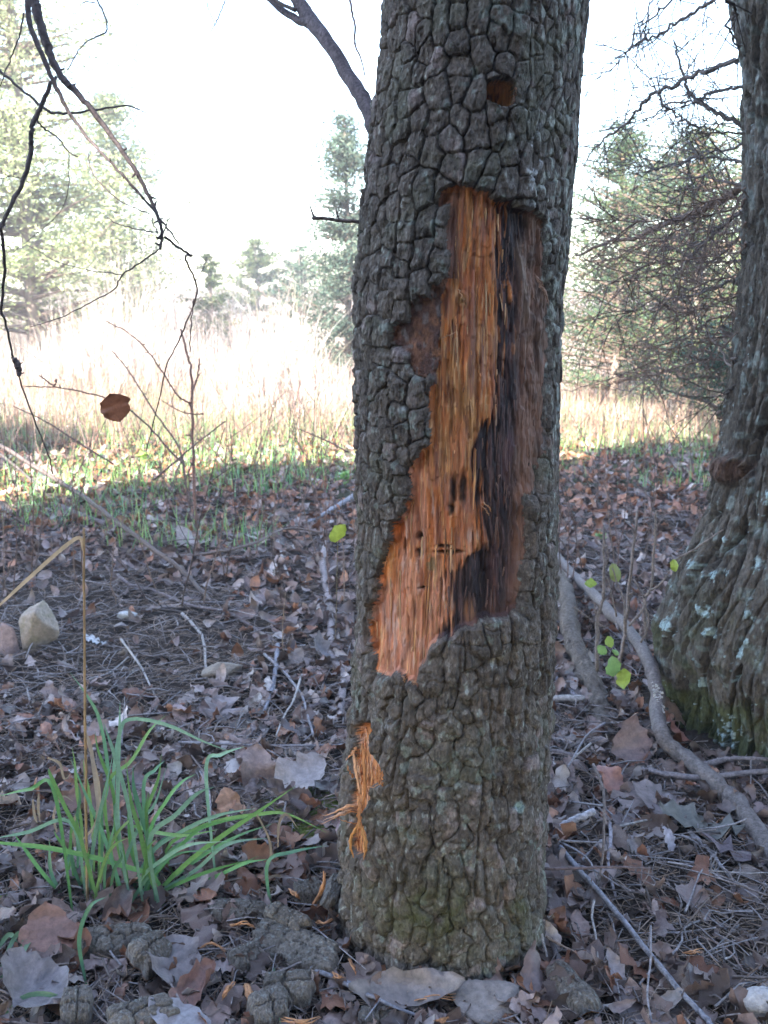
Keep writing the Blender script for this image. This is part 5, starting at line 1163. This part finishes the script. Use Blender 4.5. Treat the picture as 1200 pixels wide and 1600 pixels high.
bark_chunk(450, 1437, 62, 22, -0.62, 'narrow fallen bark piece lying behind the largest slab', 22, T=.8, lift=.045, tilt=.4)
bark_chunk(372, 1428, 74, 30, -0.15, 'rounded bark piece left of the largest slab', 23, T=.8, lift=.02)
bark_chunk(178, 1473, 84, 34, 0.12, 'long lumpy bark piece under the grass tuft', 24, T=1, lift=.03, tilt=.3)
bark_chunk(233, 1492, 44, 40, 0.9, 'knobbly lichened bark lump right of the long lumpy piece', 25, T=1.2, lift=.035, tilt=.4)
bark_chunk(450, 1548, 60, 34, 0.1, 'squarish lichened bark block in front of the largest slab', 26, T=1.1, lift=.03, tilt=.4)
bark_chunk(418, 1580, 46, 38, 0.4, 'rounded greenish bark knob at the front edge', 27, T=1.2, lift=.03, tilt=.3)
bark_chunk(222, 1590, 78, 34, 0.35, 'bark piece cut by the bottom edge below the grass', 28, T=1, lift=.03, tilt=.3)
bark_chunk(122, 1575, 36, 40, 0.2, 'small round bark piece near the lower left corner', 29, T=1, lift=.03, tilt=.3)
bark_chunk(893, 1548, 80, 30, -1.15, 'long fallen bark slab lying right of the trunk foot', 30, T=.9, lift=.03, tilt=.2, wood=True)
bark_chunk(517, 1395, 60, 16, 1.45, 'thin bark slab leaning on the left foot of the trunk', 31, T=.7, lift=.04, tilt=.6)
bark_chunk(385, 1500, 40, 30, 0.5, 'small bark crumb between the slabs at left', 32, T=.9, lift=.02)
bark_chunk(480, 1395, 34, 26, 0.3, 'small grey bark block behind the orange splinter', 33, T=.9, lift=.03)
bark_chunk(590, 1590, 44, 22, 0.1, 'bark flake at the bottom edge below the curled leaf', 34, T=.7, lift=.02)
bark_chunk(620, 1572, 0.1, .1, 0, '', 35) if False else None
def bank():
    seen = set(); rs = np.random.default_rng(77)
    for k in range(26):
        a = rs.uniform(-2.0, 2.0); rr = rs.uniform(0.175, 0.21); x = 0.10+rr*math.sin(a); y = TY-rr*math.cos(a); px, py = project(np.array([x, y, 0.03]))
        V, f = LV[k % len(LV)]; s_ = rs.uniform(.04, .075); R_ = rot_many(np.array([rs.uniform(0, 6.3)]), np.array([rs.uniform(.3, 1.0)]), np.array([rs.normal(0, .5)]))[0]
        i = rs.integers(0, len(LCOL)); side = ('left' if a < -.6 else 'right' if a > .6 else 'front')
        mb = MB(); mb.add((V@R_.T)*s_+np.array([x, y, float(gh(x, y))+rs.uniform(.01, .04)]), f, np.array(LCOL[i])*rs.uniform(.8, 1.2))
        lab = f'{LNAME[i]} {"small" if s_ < .055 else "broad"} leaf {"tucked" if k % 2 else "propped"} against the {side} foot of the damaged trunk'
        if lab in seen: continue
        seen.add(lab); tag(mb.build('fallen_leaf', M_leaf), lab, 'leaf', 'fallen leaves in the litter')
bank()
def chips():
    rs = np.random.default_rng(44)
    spec = [((487,1420),(505,1385),(507,1362),9,'tall orange wood splinter leaning beside the left foot of the trunk'),((495,1440),(510,1442),(530,1428),5,'thin curved orange splinter at the left foot of the trunk'),((386,1540),(392,1562),(390,1582),11,'flat orange wood chip at front left'),((345,1560),(357,1545),(364,1535),8,'frayed orange chip among brown leaves at front'),
     ((360,1445),(380,1443),(398,1450),5,'small orange splinter above the largest slab'),((440,1592),(470,1600),(500,1588),6,'orange chip at the front edge'),((520,1522),(528,1528),(540,1524),6,'orange crumb in front of the slab'),((455,1392),(462,1398),(468,1404),7,'pale orange crumb right of the grass tuft'),
     ((545,1500),(552,1510),(556,1522),5,'orange flake under the left foot of the trunk'),((1068,1490),(1082,1488),(1096,1485),5,'bright orange splinter alone on the needles'),((650,1560),(680,1558),(712,1556),4,'long thin orange splinter between leaf and stone'),((680,1594),(690,1592),(705,1588),7,'orange chip next to the flat pale stone'),((405,1590),(410,1575),(412,1560),6,'small orange chip left of the greenish knob'),((312,1480),(330,1476),(350,1484),5,'brownish orange chip under the grass blade')]
    for k, (a, b, c, w, lab) in enumerate(spec):
        P = [gp(*a, .035), gp(*b, .045), gp(*c, .035)]
        if k == 0: P = [gp(*a, .02), at(*b, P[0][1]+.01), at(*c, P[0][1]+.02)]
        d = 1.75; mb = MB(); col = np.array((0.62, 0.29, 0.13))*rs.uniform(.7, 1.05)
        for q in range(3): tube(mb, [p+rs.normal(0, .002, 3) for p in P], [w/2/F*d*.5, w/2/F*d*.8, w/2/F*d*.2], col, 9, 5, .0008, flat=.5, seed=k*5+q, lump=.15)
        tag(mb.build('wood_chip', M_wood), lab, 'wood chip')
chips()
# ------------------------------------------------------------------ single leaves one can point at
def one_leaf(px, py, L, ang, col, label, seed, lobes=True, width=.36, curl=1., lift=.03, tilt=(0., 0.), mat=None, n=13):
    V, f = leaf_geo(seed, n, lobes, curl, width); b = gp(px, py, lift); d = np.linalg.norm(b-np.array([0, 0, CZ])); s = L/F*d
    R = rot_many(np.array([ang]), np.array([tilt[0]]), np.array([tilt[1]]))[0]
    mb = MB(); rs = np.random.default_rng(seed); c = np.array(col)[None]*(1+.1*rs.normal(0, 1, (len(V), 1))); mb.add((V@R.T)*s+b, f, c)
    return tag(mb.build('fallen_leaf', mat or M_leaf), label, 'leaf')
one_leaf(635, 1548, 160, -1.45, (0.23, 0.185, 0.17), 'large folded grey leaf lying against the front foot of the trunk', 301, False, .20, .8, .035, (.1, .6))
one_leaf(953, 1222, 62, .5, (0.38, 0.18, 0.135), 'reddish pink oval leaf below the thick root', 302, False, .45, .5, .04, (.7, .1))
one_leaf(1066, 1145, 62, .85, (0.32, 0.14, 0.105), 'reddish leaf leaning under the lichened branch', 303, False, .34, .5, .05, (.6, .5))
one_leaf(360, 1256, 58, .5, (0.46, 0.23, 0.12), 'bright orange brown leaf right of the grass tuft', 304, False, .42, .5, .035, (.6, .1))
one_leaf(400, 1205, 88, .1, (0.27, 0.18, 0.15), 'upright pinkish brown leaf between grass tuft and trunk', 305, False, .36, .8, .04, (.9, .3))
one_leaf(468, 1215, 100, -.9, (0.29, 0.24, 0.23), 'wide curled grey leaf left of the splintered wound', 306, False, .4, 1.2, .04, (.5, .2))
one_leaf(450, 1250, 80, 1.2, (0.17, 0.13, 0.125), 'dark folded leaf below the wide curled grey leaf', 326, False, .4, 1., .03, (.4, -.3))
one_leaf(75, 1462, 84, .3, (0.28, 0.15, 0.115), 'large smooth red brown leaf at lower left', 307, False, .5, .7, .04, (.5, .2))
one_leaf(282, 1110, 36, .7, (0.34, 0.23, 0.215), 'small pinkish oval leaf behind the grass tuft', 308, False, .36, .4, .025, (.4, .1))
one_leaf(345, 1106, 62, .2, (0.25, 0.20, 0.195), 'grey pointed oak leaf on the soil behind the tuft', 309, True, .5, .5, .025, (.4, .1))
one_leaf(148, 1000, 40, 1.3, (0.45, 0.44, 0.45), 'whitish curled leaf right of the upright rock', 310, False, .36, .8, .02, (.3, .2))
one_leaf(500, 1022, 58, .4, (0.22, 0.20, 0.215), 'curled grey leaf in front of the mossy hump', 311, True, .4, 1.4, .035, (.5, .5))
one_leaf(155, 1310-40, 130, 1.5, (0.21, 0.115, 0.08), 'brown leaf behind the grass blades', 312, False, .36, .5, .03, (.4, 0))
one_leaf(200, 1355, 90, .6, (0.27, 0.15, 0.10), 'tan brown leaf beneath the middle of grass tuft', 313, False, .42, .7, .03, (.4, 0))
one_leaf(190, 1410, 70, -.3, (0.19, 0.125, 0.11), 'curled dark brown leaf at the base of grass tuft', 314, False, .45, 1.5, .035, (.4, .4))
one_leaf(50, 1540, 110, 1.1, (0.20, 0.165, 0.165), 'big dark grey leaf near the lower left corner', 315, False, .45, .7, .04, (.3, 0))
one_leaf(270, 1505, 100, .7, (0.20, 0.16, 0.155), 'broad dark leaf beside the knobbly bark lump', 316, False, .45, .8, .035, (.3, .2))
one_leaf(305, 1545, 90, -.5, (0.27, 0.145, 0.115), 'folded chestnut leaf at front left', 317, False, .42, 1.1, .035, (.3, .2))
one_leaf(280, 1590, 100, 1.3, (0.30, 0.26, 0.265), 'silvery leaf cut by the bottom edge', 318, False, .34, .6, .04, (.3, 0))
one_leaf(995, 1335-5, 46, .4, (0.23, 0.19, 0.18), 'three pointed grey brown leaf in the twig pile', 319, True, .45, .6, .03, (.3, 0))
one_leaf(1046, 1312, 44, .1, (0.36, 0.31, 0.33), 'pale narrow leaf standing in the needles', 320, False, .22, .6, .035, (.7, .3))
one_leaf(1024, 1418, 26, 0, (0.36, 0.27, 0.24), 'tiny spear shaped leaf on a thin stalk', 321, False, .2, .3, .035, (.8, 0))
one_leaf(962, 1520, 66, .15, (0.28, 0.23, 0.225), 'rolled pale leaf left of the blue grey stick', 322, False, .2, 2., .035, (.4, .2))
one_leaf(1010, 1575, 100, .9, (0.15, 0.115, 0.11), 'flat dark leaf at the front under the thin upright stem', 323, False, .5, .3, .012, (.05, 0))
one_leaf(838, 1525, 90, .15, (0.17, 0.115, 0.105), 'twisted brown leaf against the right foot of the trunk', 324, False, .22, 1.5, .04, (.6, .3))
one_leaf(1030, 1250, 90, 1.1, (0.25, 0.20, 0.195), 'broad pale leaf under the forked branch', 325, False, .42, .5, .03, (.3, 0))
one_leaf(990, 1250, 70, -.4, (0.27, 0.205, 0.19), 'crumpled pinkish leaf next to reddish oval leaf', 327, True, .45, .7, .03, (.4, 0))
one_leaf(985, 1165, 90, .1, (0.26, 0.17, 0.155), 'tall curled leaf standing between root and lichened branch', 328, False, .4, 1.2, .05, (1.0, .3))
one_leaf(1055, 1105, 60, .9, (0.26, 0.17, 0.13), 'brown leaf wedged behind the lichened branch', 329, False, .4, .7, .05, (.7, .2))
one_leaf(540, 1295, 40, .3, (0.36, 0.25, 0.26), 'pale pink leaf touching the left side of the trunk', 330, False, .42, .6, .05, (.6, 0))
one_leaf(1160, 1335, 120, 1.2, (0.19, 0.145, 0.155), 'long dark purple leaf near the right edge', 331, False, .25, .6, .02, (.2, .2))
one_leaf(1090, 1290, 120, 1.3, (0.17, 0.16, 0.14), 'wide olive grey leaf below the forked branch', 332, False, .3, .6, .02, (.2, 0))
one_leaf(90, 745, 110, 1.4, (0.40, 0.27, 0.22), 'long pinkish curled leaf at the far left of the litter', 333, False, .25, .8, .03, (.3, 0))
one_leaf(300, 845, 60, 1.2, (0.30, 0.23, 0.21), 'cupped pale brown leaf at the foot of the sapling', 334, False, .42, .8, .04, (.3, 0))
def brush():
    rs = np.random.default_rng(83); mb = MB()
    for k in range(190):
        y = rs.uniform(3.4, 8.0); x = rs.uniform(-0.40, -0.02)*y if k % 4 else rs.uniform(0.18, 0.36)*y
        if in_trunk(x, y, 0.05): continue
        p = np.array([x, y, float(gh(x, y))-0.01]); a = rs.uniform(0, 6.28); H = rs.uniform(0.12, 0.75); ln = rs.uniform(0.1, 0.7)
        d = np.array([math.cos(a)*ln, math.sin(a)*ln, 1.0]); c = np.array([(0.15, 0.095, 0.08), (0.2, 0.14, 0.11), (0.11, 0.08, 0.07)][k % 3])
        C, R_ = tube(mb, [p, p+d*H*.5+rs.normal(0, .01, 3), p+d*H+rs.normal(0, .04, 3)], [0.0028, .002, .001], c, 9, 4, .003, cap=False, seed=k)
        for _ in range(rs.integers(0, 4)):
            q = C[rs.integers(3, 8)]; e = d+rs.normal(0, .7, 3); e /= np.linalg.norm(e); tube(mb, [q, q+e*H*.2, q+e*H*.4+rs.normal(0, .02, 3)], [.0015, .0012, .0007], c, 5, 3, cap=False, seed=k)
    tag(mb.build('thin_brush', M_twig), 'tangle of thin bare weed stems at the edge of the field', 'brush', kind='stuff')
brush()
def yellow_leaf():
    root = None; V, f = leaf_geo(55, 9, False, .5, .34); s = 34/F*1.75; V = V*s; p = at(528, 833, 1.62)
    a = .75; W = np.stack([V[:, 0]*math.cos(a)+V[:, 1]*math.sin(a), V[:, 2], -V[:, 0]*math.sin(a)+V[:, 1]*math.cos(a)], -1)+p
    st = empty('yellow_leaf_sprig', gp(524, 1010), 'bright yellow leaf on a hair thin stalk at the left side of trunk', 'plant')
    mb = MB(); mb.add(W, f, (0.50, 0.62, 0.10)); mb.build('leaf', M_green, st)
    g = gp(522, 1000); mb = MB(); tube(mb, [g, np.array([(g[0]+p[0])/2, (g[1]+p[1])/2, .3]), p], .0007, (0.3, 0.25, 0.15), 10, 4); mb.build('stalk', M_twig, st)
yellow_leaf()
def seedling(px, py, h, label, seed, n=5, c=YG2):
    rs = np.random.default_rng(seed); b = gp(px, py); root = empty('seedling', b, label, 'plant')
    d = np.linalg.norm(b); H = h/F*d; mb = MB(); tube(mb, [b, b+np.array([0, 0, H*.5]), b+np.array([.005, 0, H])], .0012, (0.2, 0.25, 0.12), 6, 4); mb.build('stem', M_twig, root)
    for k in range(n):
        V, f = leaf_geo(seed+k, 6, False, .5, .42); s = 20/F*d*rs.uniform(.7, 1.2); R = rot_many(np.array([rs.uniform(0, 6.28)]), np.array([rs.uniform(.2, 1.)]), np.array([0.]))[0]
        mb = MB(); mb.add((V@R.T)*s+b+np.array([rs.normal(0, .012), -.005, H*rs.uniform(.4, 1)]), f, np.array(c)*rs.uniform(.8, 1.2)); mb.build('leaf', M_green, root)
seedling(540, 765, 26, 'small green seedling touching the left of the trunk in the distance', 401)
seedling(498, 752, 20, 'round leaved seedling in the litter left of the trunk', 402, 3)
seedling(225, 735, 30, 'yellow green seedling by the branching sapling', 403, 3, YG)
seedling(935, 855, 30, 'green shoot between the root and furrowed tree', 404, 4)

# ------------------------------------------------------------------ added scattering volume that imitates veiling lens glare
def glare_haze():
    x0, x1, y0, y1, z0, z1 = -40, 40, -12, 60, -2.5, 11.8
    V = np.array([[x, y, z] for x in (x0, x1) for y in (y0, y1) for z in (z0, z1)], float)
    f = np.array([[0, 1, 3, 2], [4, 6, 7, 5], [0, 4, 5, 1], [2, 3, 7, 6], [0, 2, 6, 4], [1, 5, 7, 3]])
    m = bpy.data.materials.new('glare_haze'); m.use_nodes = True; nt = m.node_tree; nt.nodes.remove(nt.nodes['Principled BSDF'])
    pv = nt.nodes.new('ShaderNodeVolumePrincipled'); pv.inputs['Density'].default_value = 0.0050; pv.inputs['Color'].default_value = (0.92, 0.94, 1, 1); pv.inputs['Anisotropy'].default_value = 0.0
    nt.links.new(pv.outputs[0], nt.nodes['Material Output'].inputs['Volume'])
    mb = MB(); mb.add(V, f, (1, 1, 1)); tag(mb.build('glare_haze', m, smooth=False), 'added pale volume standing in for lens glare', 'glare_haze', kind='stuff')
glare_haze()
